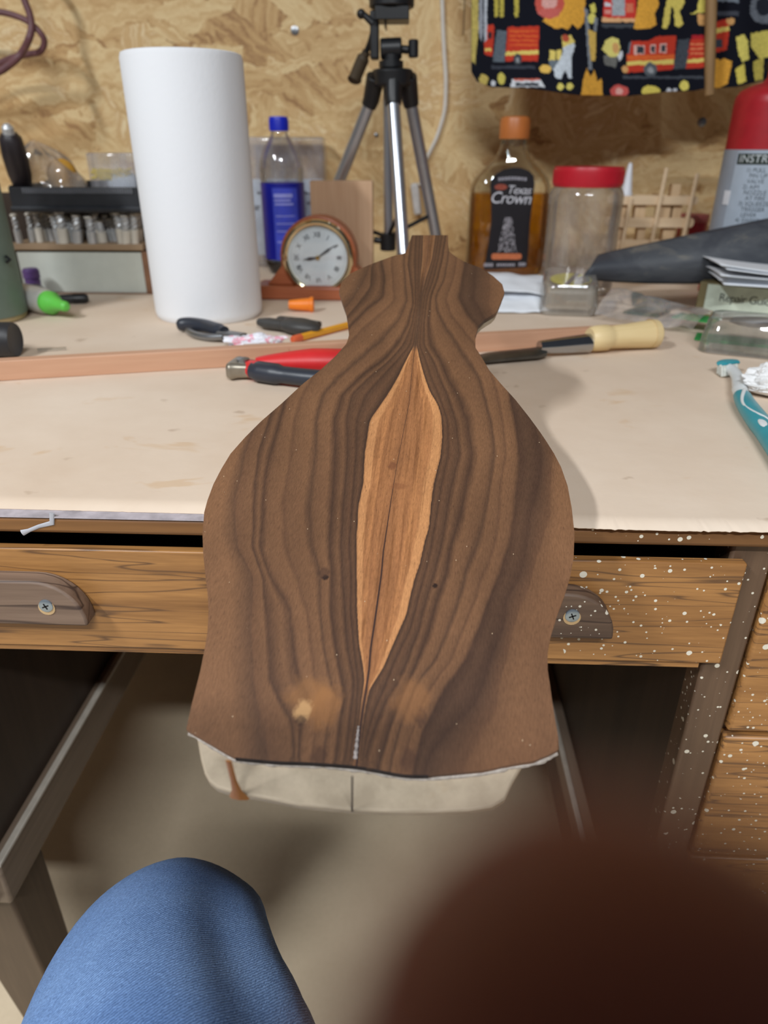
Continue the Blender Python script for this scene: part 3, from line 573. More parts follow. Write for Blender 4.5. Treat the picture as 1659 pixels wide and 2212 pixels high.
MB().tube(smooth_path([q2(812, 40, .03), q2(800, 90, .045), q2(785, 125, .052)], 5), .004, 10).build('pan_handle', PLB, tri)
MB().tube(smooth_path([q2(792, 112, .05), q2(782, 132, .054), q2(768, 166, .06), q2(766, 172, .06)], 4), [.006]*3+[.009]*8+[.0105, .006], 14).build('handle_grip', mat('olive_rubber_grip', c(74, 62, 46), .6), tri)
# ---- whiskey bottle
Yw = 1.235; k = px_m(Yw, 480); wx = xat(1094, 520, Yw)
wb = thing('whiskey_bottle', 'flat amber liquor bottle with orange cap and black label', 'bottle', (wx, Yw, DZ), .02)
def wz(py): return zat(1094, py, Yw)-DZ
GLS = clear('clear_bottle_glass', (.94, .95, .93, 1), .05, .02); AMB = clear('amber_whiskey', (.88, .60, .10, 1), .02, .05, .22, c(176, 116, 22))
def sec(w_, d_, z, rr=None): return [(x, y, z) for x, y in rrect(w_, d_, rr or min(w_, d_)*.42, 6)]
W = 172*k; D = .066
MB().loft([sec(W*.9, D*.8, 0), sec(W*.98, D*.96, .006), sec(W, D, .014), sec(W*.985, D, wz(430)), sec(W*.965, D*.97, wz(404)), sec(W*.89, D*.90, wz(386)), sec(W*.68, D*.80, wz(364)), sec(W*.44, D*.68, wz(344)), sec(.042, .04, wz(322)), sec(.038, .036, wz(300))]).build('glass', GLS, wb)
MB().loft([sec(W*.86, D*.7, .006), sec(W*.94, D*.88, .014), sec(W*.945, D*.9, wz(430)), sec(W*.93, D*.9, wz(416))]).build('whiskey', AMB, wb)
ORC = mat('orange_brown_cap', c(196, 116, 58), .4, 0, .06)
MB().lathe([(.0225, wz(300)), (.0228, wz(292)), (.0228, wz(262)), (.021, wz(254)), (.016, wz(251)), (.001, wz(250))], 40).build('cap', ORC, wb)
MB().lathe([(.0195, wz(312)), (.0195, wz(303))], 30).build('neck_ring', GLS, wb)
def wl(px, py): p = aty(px, py, Yw-D/2-.001); return (p[0]-wx, p[2]-DZ)
lp = [(1044, 582), (1137, 577), (1141, 530), (1144, 480), (1150, 430), (1154, 398), (1152, 380), (1142, 369), (1125, 363), (1108, 362), (1088, 366), (1070, 376), (1060, 388), (1058, 400), (1060, 440), (1060, 480), (1055, 520), (1048, 560)]
Lm = T(0, -D/2-.0012, 0) @ UPR
lab = MB().prism([wl(*q) for q in lp], -.0012, 0, Lm).build('label', mat('black_label', c(26, 24, 30), .4, 0, .1), wb, smooth=0)
WHT_INK = mat('white_ink', c(214, 214, 222), .5, 0, .05); ORG_INK = mat('copper_ink', c(196, 112, 72), .45, 0, .2, 200)
def wtext(txt, px, py, hpx, m_, shear=0, sp=1, rot=.03):
    p = wl(px, py); MB().text(txt, hpx*k*1.25, Lm @ T(p[0], p[1], .0004) @ RZ(rot), shear, sp).build('lettering', m_, lab, smooth=0)
wtext('Texas', 1120, 411, 18, WHT_INK, .25, .9, -.03); wtext('Crown', 1102, 429, 25, WHT_INK, .22, .92, -.03)
p = wl(1081, 404); MB().lathe([(.007, 0), (.007, .0004)], 24, Lm @ T(p[0], p[1], 0), 1.4, .6).build('emblem', mat('red_brown_ink', c(150, 70, 52), .5, 0, .3, 300), lab)
m = MB()
for q in range(300):
    t = random.random(); y = 470+t*74; hw = 8+13*t; x = 1097-t*3+random.uniform(-hw, hw); p = wl(x, y); s_ = .0006
    m.box(p[0]-s_*.6, p[0]+s_*.6, p[1]-s_*1.6, p[1]+s_*1.6, 0, .0004, Lm)
gr = m.build('label_picture', mat('silver_ink', c(186, 182, 190), .45), lab, smooth=0)
p = wl(1093, 554); MB().prism([(x+p[0], y+p[1]) for x, y in rrect(64*k, 12*k, 5*k)], 0, .0004, Lm).build('label_band', ORG_INK, lab, smooth=0)
m = MB()
for px, py, w_, h_ in [(1078+7*q, 387-2*math.sin(q/8*PI), 4.5, 6) for q in range(9)]+[(1054+4*q-8, 572, 3, 7) for q in range(5)]+[(1074+5*q, 572, 3.6, 5) for q in range(8)]+[(1121+4*q, 571, 3, 7) for q in range(4)]:
    p = wl(px, py); m.box(p[0]-w_*k/2, p[0]+w_*k/2, p[1]-h_*k/2, p[1]+h_*k/2, 0, .0004, Lm)
m.build('small_print', mat('grey_ink', c(160, 158, 168), .5, 0, .3, 500), lab, smooth=0)['kind'] = 'stuff'
# ---- peanut jar
Yj = 1.105; k = px_m(Yj, 500); jx = xat(1257, 500, Yj)
jar = thing('plastic_jar', 'empty dusty clear jar with a red lid beside the amber bottle', 'jar', (jx, Yj, DZ))
def jz(py): return zat(1262, py, Yj)-DZ
rj = 77*k
MB().lathe([(rj*.8, 0), (rj*.97, .003), (rj, .010), (rj*.99, jz(560)), (rj*.975, jz(500)), (rj*.99, jz(440)), (rj*.985, jz(418)), (rj*.93, jz(408)), (rj*.86, jz(402)), (rj*.86, jz(395))], 56).build('body', clear('dusty_clear_plastic', (.93, .92, .90, 1), .05, .06, .30, c(190, 178, 166)), jar)
RED = mat('red_plastic_lid', c(196, 32, 48), .4, 0, .05); m = MB().lathe([(rj*.9, jz(402)), (rj*.92, jz(396)), (rj*.92, jz(366)), (rj*.90, jz(360)), (rj*.4, jz(359)), (.001, jz(359))], 56)
for q in range(90): m.box(rj*.915, rj*.932, -.0008, .0008, jz(395), jz(368), RZ(2*PI*q/90))
m.build('lid', RED, jar)
# ---- craft stick rack
Ys = 1.235; k = px_m(Ys, 470); ox = xat(1410, 470, Ys)
rack = thing('stick_rack', 'small rack glued from pale craft sticks beside the red lidded jar', 'rack', (ox, Ys, DZ))
ST = wood('pale_craft_stick', c(212, 182, 144), c(234, 208, 174), 0, 30, 5, .6, .05); ST2 = wood('pale_spacer_block', c(200, 168, 128), c(226, 196, 158), 2, 30, 5, .6, .05)
def sx_(px): return xat(px, 470, Ys)-ox
def sz_(py): return zat(1410, py, Ys)-DZ
for yc, h in ((433, 17), (481, 19), (529, 20), (577, 20)):
    p0, p1 = sx_(1316), sx_(1500); MB().prism(rrect(p1-p0, h*k, h*k*.45), 0, .0035, T((p0+p1)/2, 0, sz_(yc)) @ UPR).build('rail', ST, rack, bevel=.0005)
for xa, xb, ytop in ((1355, 1346, 428), (1420, 1410, 362), (1486, 1478, 374)):
    a, e = Vector((sx_(xa), -.006, sz_(ytop))), Vector((sx_(xb), -.006, 0)); MB().tube([a, e], .0032, 8).build('upright', ST, rack)
for px, py, w_ in ((1345, 457, 16), (1382, 457, 22), (1434, 457, 26), (1462, 457, 18), (1345, 505, 20), (1392, 505, 16), (1452, 505, 24), (1452, 415, 18), (1360, 553, 20), (1450, 553, 24)):
    MB().box(sx_(px)-w_*k/2, sx_(px)+w_*k/2, .0035, .02, sz_(py)-15*k, sz_(py)+15*k).build('block', ST2, rack)
for py in (433, 481, 529, 577): MB().prism(rrect(184*k, 18*k, 8*k), 0, .0035, T(sx_(1408), .0235, sz_(py)) @ UPR).build('rail', ST, rack, bevel=.0005)
for px in (1330, 1490): MB().box(sx_(px)-.003, sx_(px)+.003, .0035, .0235, 0, sz_(470)).build('post', ST2, rack)
p = aty(1352, 424, Ys+.012)
tag(MB().lathe([(.0095, 0), (.0095, .004), (.0082, .006), (.0034, .044), (.002, .047), (.001, .047)], 24, T(p[0], p[1], sz_(424)+DZ)).build('glue_nozzle', mat('white_nozzle_plastic', c(226, 228, 234), .4, 0, .03)), 'white plastic cone nozzle standing on the craft stick rack', 'nozzle')
# ---- small red tub behind the rack
Yr = 1.335; p = aty(1502, 455, Yr); rr = .024
tub = thing('red_tub', 'small red round tub between the stick rack and the fire extinguisher', 'tub', (p[0], Yr, DZ)); h = zat(1502, 462, Yr)-DZ
MB().lathe([(rr*.94, 0), (rr, .004), (rr, h-.012)], 36).build('body', mat('dark_red_plastic', c(150, 24, 40), .4), tub)
MB().lathe([(rr*1.03, h-.012), (rr*1.03, h-.002), (rr*.98, h), (.001, h)], 36).build('rim', mat('pink_red_lid', c(178, 96, 92), .5), tub)
# ---- fire extinguisher
Ye = 1.08; re_ = .052; k = px_m(Ye, 400); ex = xat(1548, 440, Ye)+re_*1.005
ext = thing('fire_extinguisher', 'red fire extinguisher with a grey printed label', 'fire extinguisher', (ex, Ye, DZ))
def ez(py): return zat(1640, py, Ye)-DZ
XR = mat('red_enamel', c(168, 30, 40), .38, 0, .14, 40); XL = mat('grey_label', c(150, 158, 170), .45, 0, .07, 30)
MB().lathe([(re_*.9, 0), (re_, .006), (re_, ez(226)), (re_*.985, ez(210)), (re_*.90, ez(196)), (re_*.72, ez(186)), (re_*.45, ez(178)), (re_*.36, ez(168)), (re_*.36, ez(150))], 64).build('cylinder', XR, ext)
MB().lathe([(re_*.42, ez(152)), (re_*.42, ez(128))], 30).box(-.014, .05, -.014, .014, ez(128), ez(100)).build('valve', BLACKM, ext, bevel=.003)
MB().tube([(-.030, -.02, ez(86)), (.05, -.02, ez(86))], .0075, 16).tube([(-.012, -.02, ez(86)), (.0, -.02, ez(86))], .0088, 16).build('discharge_tube', mat('bright_aluminium', c(205, 208, 214), .25, .9), ext)
lab = MB().lathe([(re_+.0001, ez(600)), (re_+.0004, ez(600)), (re_+.0004, ez(323)), (re_+.0001, ez(323))], 72).build('label', XL, ext)
def wrap(rr, a0): return lambda p: (rr*math.cos(a0+p[0]/rr)+p[2]*0, rr*math.sin(a0+p[0]/rr), p[1])
A0 = -PI/2-.86
DKI = mat('dark_green_ink', c(40, 52, 46), .5); PL = mat('light_grey_panel', c(172, 184, 198), .45, 0, .06, 60)
MB().grid(lambda u, v: (-.013+u*.075, ez(600)+(ez(326)-ez(600))*v, 0), 24, 4).build('label_panel', PL, lab, warp=wrap(re_+.0007, A0))
MB().grid(lambda u, v: (-.011+u*.07, ez(354)+(ez(331)-ez(354))*v, 0), 24, 1).build('label_banner', DKI, lab, warp=wrap(re_+.0010, A0))
MB().text('INSTRUCTIONS', .0128, T(.0385, ez(342.5), 0), .05, 1.05).build('lettering', mat('pale_ink', c(205, 212, 214), .5), lab, smooth=0, warp=wrap(re_+.0013, A0))
m = MB(); yy = 366
for t, ind in (('1) PULL', 0), ('PIN UP', .006), ('VALVE', .006), ('2) AIM', 0), ('NOZZLE', .006), ('AT FIRE', .006), ('3) SQUEEZE', 0), ('TRIGGER', .006), ('LEVER', .006), ('4) SWEEP', 0), ('SIDE TO', .006), ('SIDE', .006)):
    m.text(t, .0072, T(.003+ind+len(t)*.0019, ez(yy), 0)); yy += 11.6
m.build('lettering', mat('dark_grey_ink', c(84, 92, 98), .5), lab, smooth=0, warp=wrap(re_+.0010, A0))
MB().grid(lambda u, v: (-.022+u*.011, ez(440)+(ez(410)-ez(440))*v, 0), 6, 1).build('white_sticker', mat('white_sticker', c(222, 224, 230), .5), lab, warp=wrap(re_+.0011, A0))
# ================================================================ LEFT SIDE: bit rack and what stands on it
Yo = 1.06; k = px_m(Yo, 550)
ox = xat(180, 600, Yo); org = thing('bit_rack', 'low wooden rack with a white front panel holding drill bits', 'rack', (ox, Yo, DZ))
def lx(px, py=600): return xat(px, py, Yo)-ox
def lz(py, Y=None): return zat(180, py, Y or Yo)-DZ
RW = wood('rack_brown_wood', c(108, 74, 52), c(150, 108, 80), 0, 24, 5, .55, .1); RW2 = wood('rack_pale_wood', c(150, 124, 96), c(182, 156, 126), 0, 24, 5, .55, .1)
xl, xr = lx(40), lx(325)
MB().box(xl-.08, xr, -.004, .09, 0, lz(632)).build('base_board', RW, org, bevel=.002)
MB().box(lx(45), lx(313), .004, .008, lz(632), lz(546)).build('front_panel', mat('white_hardboard', c(206, 210, 200), .5, 0, .03), org)
MB().box(lx(312), lx(326), .0, .012, lz(632), lz(543)).build('post', RW, org, bevel=.001)
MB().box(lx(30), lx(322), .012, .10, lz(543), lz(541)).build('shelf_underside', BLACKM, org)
sh = MB().box(lx(34), lx(318), .0, .10, lz(541), lz(527)).build('shelf', RW2, org, bevel=.001)
MB().box(xl-.08, lx(325), .094, .10, 0, lz(425)).build('back_board', DARK, org)
MB().box(xl-.08, lx(34), .0, .1, lz(632), lz(541)).build('side_block', RW2, org)
# steel bits standing in the rack
BIT = mat('ground_steel', c(196, 198, 200), .4, .45, .12, 80); BITW = mat('pale_shank', c(214, 208, 196), .5, .1, .1)
zs = DZ+lz(527)
bits = [(28, 462, 42), (75, 455, 88), (97, 458, 112), (126, 454, 138), (150, 470, 158), (176, 464, 172), (190, 466, 200), (212, 474, 222), (225, 464, 242), (250, 456, 262), (278, 458, 282), (296, 458, 298), (110, 462, 128), (140, 466, 150), (236, 470, 250), (268, 462, 272), (60, 460, 70), (86, 464, 100), (163, 462, 168), (200, 460, 212), (243, 458, 256), (288, 460, 292)]
for i, (xt, yt, xb) in enumerate(bits):
    yb = Yo+.008+.014*(i % 3); a = Vector((aty(xb, 520, yb)[0], yb, zs)); e = Vector(tuple(aty(xt, yt, yb-.004))); d = e-a; L_ = d.length
    t = thing('drill_bit', ('drill bit with a pale painted shank standing in the wooden rack' if i % 2 else 'drill bit of bare grey steel standing in the wooden rack'), 'drill bit', a, 0, 'steel bits in the wooden rack'); fm = frame((0, 0, 0), d); rr = .0048+.0009*(i % 4)
    MB().lathe([(rr, 0), (rr, L_*.45), (rr*.82, L_*.47)], 14, fm).build('shank', BITW if i % 2 else BIT, t)
    m = MB()
    for s_ in range(2): m.tube([fm @ Vector((rr*.4*math.cos(q*.8+PI*s_), rr*.4*math.sin(q*.8+PI*s_), L_*(.46+.5*q/14))) for q in range(15)], rr*.5, 7)
    m.build('flute', BIT, t); MB().lathe([(rr*.95, L_*.93), (rr*1.05, L_*.95), (rr*.8, L_), (.0005, L_*1.01)], 12, fm).build('tip', BITW, t)
# black tray lying on the rack
Ytr = Yo+.05; tz = lz(447, Yo)
TR = mat('black_tray_plastic', c(40, 42, 47), .45, 0, .2)
tr = thing('plastic_tray', 'shallow black plastic tray lying across the top of the bit rack', 'tray', (ox, Ytr, DZ+lz(425)+.0005)); x0, x1 = xat(22, 430, Ytr-.058)-ox, xat(306, 430, Ytr-.058)-ox
MB().box(x0, x1, -.055, .055, -.0, .003).build('tray_floor', TR, tr)
m = MB().box(x0, x1, -.058, -.053, -.016, .012).box(x0, x1, .053, .058, -.004, .016).box(x0, x0+.004, -.055, .055, -.004, .014).box(x1-.004, x1, -.055, .055, -.004, .014); m.build('tray_wall', TR, tr, bevel=.001)
MB().tube([(x0, -.058, -.016), (x1, -.058, -.016)], .0042, 10).build('rim', TR, tr)
m = MB()
for q in range(46): xx = x0+.02+(x1-x0-.03)*q/46; m.box(xx, xx+.0022, -.0595, -.058, .004, .011)
m.build('rim_ribs', mat('grey_ribs', c(96, 98, 104), .5), tr)
tzt = DZ+lz(425)+.0035
# screw case on the tray
Yg = Ytr+.02; x0, x1 = xat(200, 380, Yg), xat(300, 380, Yg); hh = zat(250, 330, Yg)-tzt
sc = thing('screw_case', 'clear plastic case holding brass screws on the black tray', 'storage case', ((x0+x1)/2, Yg, tzt)); w2 = (x1-x0)/2
MB().box(-w2, w2, -.014, .014, 0, hh).build('shell', GREYCLR, sc, bevel=.003)
GOLD = mat('brass_screws', c(232, 206, 70), .3, .15, .15)
m = MB()
for q in range(46):
    fx = random.uniform(-w2+.006, w2-.004); fz = zat(250, random.uniform(366, 386), Yg)-tzt
    m.tube([(fx-.004, -.0085, fz), (fx+.004, -.0085+random.uniform(-.001, .001), fz+random.uniform(-.003, .003))], [.0022, .0012], 6)
m.build('brass_screws', GOLD, sc)['kind'] = 'stuff'
MB().ball(.021, T(w2*.3, -.001, .012), 20, 12, 1.15, .5, .8).build('white_plug', mat('white_nylon', c(206, 216, 226), .5), sc)
# crumpled clear bag on the tray
Yb2 = Ytr+.005; x0, x1 = xat(45, 380, Yb2), xat(190, 380, Yb2); hh = zat(110, 306, Yb2)-tzt
def bag(u, v):
    th = 2*PI*u; w_ = (x1-x0)/2; f = (1-v**2.2); n = mnoise.noise((math.cos(th)*1.6, math.sin(th)*1.6, v*3))
    return (w_*(f*.92+.10)*math.cos(th)*(1+.22*n)-v*.02, .030*(f+.1)*math.sin(th)*(1+.25*n), hh*v+.004*n*(v > .02))
bg = thing('plastic_bag', 'crumpled clear plastic bag of yellow parts on the black tray', 'bag', ((x0+x1)/2, Yb2, tzt))
MB().grid(bag, 48, 26).build('film', clear('thin_clear_film', (.96, .95, .94, 1), .10, .09, .28, c(216, 198, 180)), bg)
MB().ball(.022, T(.012, 0, .022), 16, 10, 1.0, .7, 1.0).build('yellow_parts', mat('yellow_plastic', c(190, 140, 50), .5, 0, .25, 90), bg)
# screwdriver-like tool leaning at far left
a = Vector(tuple(aty(52, 412, 1.08))); e = Vector(tuple(aty(14, 268, 1.05))); d = e-a; a2 = a-d*.12
tl = thing('hand_tool', 'tool with dark grip and bright steel tip leaning beside the plastic bag', 'hand tool', a2); fm = frame((0, 0, 0), d); L_ = d.length*1.12
MB().lathe([(.006, 0), (.011, L_*.1), (.0155, L_*.35), (.0165, L_*.6), (.0145, L_*.82), (.010, L_*.88)], 20, fm).build('grip', mat('dark_purple_grip', c(42, 36, 40), .45), tl)
MB().lathe([(.008, L_*.87), (.0075, L_*.96), (.004, L_), (.001, L_*1.005)], 16, fm).build('steel_tip', BIT, tl)
# green canister at the left edge
b = desk_pt(-20, 708, .052); gx = b
can = thing('green_canister', 'dark grey green canister at the end of the desk', 'canister', (b[0]-.009, b[1]+.002, DZ)); GH = .27
def gz(py): return zat(20, py, b[1]-.03)-DZ
MB().lathe([(.050, 0), (.052, .002), (.052, gz(690))], 48).build('foot_band', mat('olive_tan_band', c(170, 150, 112), .5, 0, .12), can)
MB().lathe([(.0535, gz(690)), (.054, gz(686)), (.054, GH-.01), (.052, GH-.004), (.045, GH), (.001, GH)], 56).build('body', mat('grey_green_paint', c(104, 120, 110), .5, 0, .06), can)
MB().tube([(.0545, -.01, gz(560)), (.060, -.012, gz(566)), (.0545, -.012, gz(572))], .002, 8).build('clip', BLACKM, can)
# white glue bottle with green nozzle, lying
a = Vector(desk_pt(62, 668)); e = Vector(desk_pt(150, 692)); d = (e-a).normalized(); gb = thing('glue_bottle', 'white glue bottle with a bright green nozzle lying on its side', 'glue bottle', tuple(a-d*.010)); rr = .0165
fm = frame((0, 0, rr), d); Lg = (e-a).length+.010
MB().lathe([(rr*.7, 0), (rr*.98, .003), (rr, .010), (rr, Lg*.50), (rr*.9, Lg*.57), (rr*.75, Lg*.62)], 32, fm).build('bottle', mat('translucent_white_plastic', c(206, 204, 198), .4, 0, .05), gb)
MB().lathe([(rr*.86, Lg*.60), (rr*.86, Lg*.68), (rr*.62, Lg*.74), (rr*.42, Lg*.86), (rr*.38, Lg*.97), (rr*.2, Lg)], 28, fm).build('nozzle', mat('bright_green_plastic', c(96, 190, 74), .45, 0, .08), gb)
# second capped tube behind the glue bottle
a = Vector(desk_pt(70, 652)); d = Vector((.95, .25, 0)).normalized(); tb = thing('glue_tube', 'clear tube with a purple cap lying behind the glue bottle', 'tube', tuple(a-d*.05))
fm = frame((0, 0, .012), d); MB().lathe([(.011, 0), (.012, .004), (.012, .06), (.008, .068)], 24, fm).build('tube_body', clear('clear_tube', (.85, .86, .88, 1), .08, .08, .3, c(170, 176, 186)), tb)
p0 = Vector(tuple(aty(63, 600, 1.03)))-(a-d*.05); fm2 = T(p0.x, p0.y, 0)
MB().lathe([(.010, 0), (.0105, .024), (.009, .026)], 20, T(p0.x+.002, p0.y+.004, 0)).lathe([(.0115, .026), (.0115, .036), (.009, .039), (.001, .039)], 20, T(p0.x+.002, p0.y+.004, 0)).build('purple_cap', mat('purple_plastic', c(98, 70, 128), .45), tb)
# black marker pen
a = Vector(desk_pt(128, 657)); e = Vector(desk_pt(192, 655)); d = e-a; mk = thing('marker_pen', 'black marker pen lying in front of the bit rack', 'pen', tuple(a)); fm = frame((0, 0, .0065), d); L_ = d.length
MB().lathe([(.005, -.03), (.0065, -.026), (.0065, L_*.55)], 18, fm).build('barrel', mat('charcoal_plastic', c(46, 46, 50), .4), mk)
MB().lathe([(.0070, L_*.52), (.0068, L_*.9), (.0045, L_), (.001, L_*1.02)], 18, fm).build('cap', PLB, mk)
# black rubber handle end at the left edge
a = Vector(desk_pt(-60, 770)); rr = .0175; e = Vector(desk_pt(42, 770)); d = (e-a).normalized()
hd = thing('rubber_handle', 'round black rubber tool handle lying at the end of the desk', 'tool handle', tuple(a)); fm = frame((0, 0, rr), d); L_ = (e-a).length
MB().lathe([(rr*.8, -.12), (rr*.9, -.03), (rr, L_*.6), (rr, L_-.003), (rr*.94, L_), (rr*.85, L_-.001), (.001, L_-.0012)], 36, fm).build('grip', mat('black_rubber', c(44, 43, 45), .5, 0, .12), hd)
# glass rod
a, e = Vector(desk_pt(82, 760)), Vector(desk_pt(144, 756)); tag(MB().tube([a+Vector((0, 0, .0016)), e+Vector((0, 0, .0016))], .0016, 10).build('glass_rod', clear('rod_glass', (.95, .96, .95, 1), .25, .03)), 'thin clear glass rod lying behind the reddish wood strip', 'rod')
# ---- reddish batten across the desk
a = Vector(desk_pt(-10, 824)); e = Vector(desk_pt(1420, 738)); d = (e-a); L_ = d.length; an = math.atan2(d.y, d.x)
bt = thing('wood_strip', 'long reddish wood strip lying across the desk under the walnut body', 'wood strip', tuple(a), an)
BATT = wood('reddish_cedar', c(186, 138, 108), c(214, 170, 140), 0, 22, 5, .6, .08)
MB().box(-.06, L_, 0, .013, 0, .0185).build('strip', BATT, bt, bevel=.0008)
PURP = mat('dark_purple_stain', c(88, 52, 52), .6)
MB().box(-.06, .004, -.0003, .0133, .0003, .0188).build('stained_end', PURP, bt, bevel=.0008)
x_ = (Vector(desk_pt(636, 790))-a).dot(d.normalized()); MB().prism([(x_-.001, .004), (x_+.018, .002), (x_+.026, .0005), (x_-.002, .0002), (x_-.004, .017)], -.0004, .0002, UPR).build('stain_patch', mat('reddish_stain', c(158, 84, 66), .6), bt)
# ---- end nippers with red and black grips
a = Vector(desk_pt(492, 822)); e = Vector(desk_pt(720, 835)); d = (e-a); an = math.atan2(d.y, d.x); np_ = thing('end_nippers', 'end nippers with red and black grips lying in front of the wood strip', 'nippers', tuple(a), an); L_ = d.length
MB().loft([[(x, y, z) for y, z in rrect(w_, h_, h_*.35)] for x, w_, h_ in ((0, .030, .014), (.004, .034, .016), (.010, .026, .014), (.028, .020, .012))], T(0, .012, .009)).build('jaws', mat('worn_steel', c(156, 148, 134), .4, .7, .15, 90), np_, bevel=.001)
MB().lathe([(.006, 0), (.006, .003), (.003, .004)], 16, T(.012, .012, .015)).build('pivot', STEEL, np_)
REDG = mat('red_rubber_grip', c(214, 44, 46), .42, 0, .05); BLKG = mat('navy_black_grip', c(46, 50, 60), .4, 0, .08)
up_ = [(.022, .019, .012), (.05, .027, .013), (.085, .036, .013), (.125, .037, .013), (.16, .030, .013)]; lo_ = [(.024, .003, .010), (.05, -.004, .010), (.085, -.010, .010), (.13, -.012, .010), (.165, -.006, .010)]
MB().tube(smooth_path(up_, 6), [.007+.0075*min(1, q/10) for q in range(25)], 16, None, .8, (0, 0, 1)).build('red_grip', REDG, np_)
MB().tube(smooth_path([(.105, .030, .017), (.125, .029, .017), (.15, .024, .016)], 6), [.004]*6+[.006]*7, 12, None, .6, (0, 0, 1)).build('black_inlay', BLKG, np_)
MB().tube(smooth_path(lo_, 6), [.0105 if 1 < q < 7 else .0086 for q in range(25)], 16, None, .9, (0, 0, 1)).build('black_grip', BLKG, np_)
MB().tube(smooth_path([(.020, .010, .009), (.026, .006, .010), (.032, .002, .010)], 4), .0095, 14, None, .9, (0, 0, 1)).build('red_collar', REDG, np_)
# ---- pliers with black handle + wrapper
a = Vector(desk_pt(372, 722)); e = Vector(desk_pt(560, 752)); d = e-a; an = math.atan2(d.y, d.x)
pk = thing('pliers', 'pliers with a curved black handle lying in front of the paper towels', 'pliers', tuple(a), an)
MB().tube(smooth_path([(0, .010, .008), (.012, .016, .010), (.035, .017, .010), (.06, .010, .010), (.075, .006, .010)], 6), [.0045, .006, .0072]+[.0078]*18+[.0065]*4, 14).build('black_handle', BLKG, pk)
MB().tube(smooth_path([(.02, .006, .005), (.04, -.004, .005), (.06, -.006, .005), (.08, -.002, .007)], 6), .0038, 12).build('steel_handle', STEEL, pk)
MB().box(.07, .105, -.004, .010, .004, .012).build('jaws', STEEL, pk, bevel=.002)
p = desk_pt(545, 756)
def crump(w_, d_, h_, seed, amp=.35):
    def fn(u, v):
        th = 2*PI*u; ph = PI*v; n = mnoise.noise((math.cos(th)*math.sin(ph)*2.3+seed, math.sin(th)*math.sin(ph)*2.3, math.cos(ph)*2.3)); n2 = mnoise.cell((math.cos(th)*math.sin(ph)*4+seed, math.sin(th)*math.sin(ph)*4, math.cos(ph)*4)) if False else abs(mnoise.noise((math.cos(th)*math.sin(ph)*6+seed, math.sin(th)*math.sin(ph)*6, math.cos(ph)*6)))
        q = 1+amp*n-amp*.6*n2
        return (w_*math.cos(th)*math.sin(ph)*q, d_*math.sin(th)*math.sin(ph)*q, max(0, h_*(1-math.cos(ph))/2*q))
    return fn
def wrapm():
    s = N('white_pink_wrapper'); v = s.coord(); n = s.noise(v, 70, 3); s.base(s.ramp(n, [(.55, c(232, 232, 240)), (.62, c(226, 140, 160)), (.68, c(236, 236, 242))])); s.b.inputs['Roughness'].default_value = .35; return s.m
tag(MB().grid(crump(.034, .011, .013, 2.2), 40, 22, T(p[0], p[1]+.013, DZ) @ RZ(.15)).build('wrapper', wrapm(), smooth=25), 'crumpled white and pink wrapper beside the black handled pliers', 'wrapper')
# ---- dark spring clamp
p = desk_pt(640, 726); an = -.45
CS = 1.35
cl_ = thing('spring_clamp', 'small dark grey spring clamp lying in front of the mantel clock', 'clamp', p, an); CG = mat('dark_grey_rubber', c(62, 60, 58), .5, 0, .15)
MB().ball(.0125*CS, T(0, .008, .0095), 24, 14, 1.6, .95, .55).build('pad', CG, cl_)
MB().loft([[(x*CS, y*CS, z) for y, z in rrect(w_, h_, h_*.4)] for x, w_, h_ in ((-.006, .014, .012), (-.022, .012, .012), (-.036, .014, .011), (-.044, .008, .008))], T(0, .010, .008)).build('jaw', CG, cl_)
MB().loft([[(x*CS, y*CS, z) for y, z in rrect(w_, h_, h_*.4)] for x, w_, h_ in ((-.030, .010, .009), (-.010, .011, .010), (.012, .008, .008))], T(-.004, .030, .008)).build('upper_lever', CG, cl_)
MB().lathe([(.004, 0), (.004, .004)], 14, T(-.02, .012, .012)).build('pin', STEEL, cl_)
# ---- orange cone
a, e = Vector(desk_pt(623, 676)), Vector(desk_pt(676, 676)); d = e-a; fm = frame(a+Vector((0, .008, .009)), d); L_ = d.length
tag(MB().lathe([(.0055, 0), (.006, L_*.05), (.0085, L_*.85), (.010, L_*.88), (.010, L_), (.008, L_), (.007, L_*.9)], 24, fm).build('plastic_cone', mat('orange_plastic', c(238, 128, 30), .45, 0, .05)), 'orange plastic cone cap lying against the clock base', 'cap')
# ---- pencil
a, e = Vector(desk_pt(632, 742)), Vector(desk_pt(790, 700)); d = (e-a); pc = thing('pencil', 'yellow pencil with a red end lying under the walnut body', 'pencil', tuple(a)); fm = frame((0, 0, .0042), d); L_ = d.length+.04
MB().lathe([(.0042, .012), (.0042, L_)], 6, fm).build('shaft', mat('yellow_pencil_paint', c(226, 158, 40), .35, 0, .05), pc, smooth=20)
MB().lathe([(.0035, 0), (.0043, .002), (.0043, .013)], 12, fm).build('red_end', mat('orange_red_paint', c(214, 98, 60), .4), pc)
for k_, (y0_, c_) in enumerate(((.0043*.6, 1),)): MB().box(-.0046, -.0030, -.0016, .0016, .014, L_, fm).build('red_stripe', mat('red_pencil_stripe', c(206, 86, 40), .4), pc)
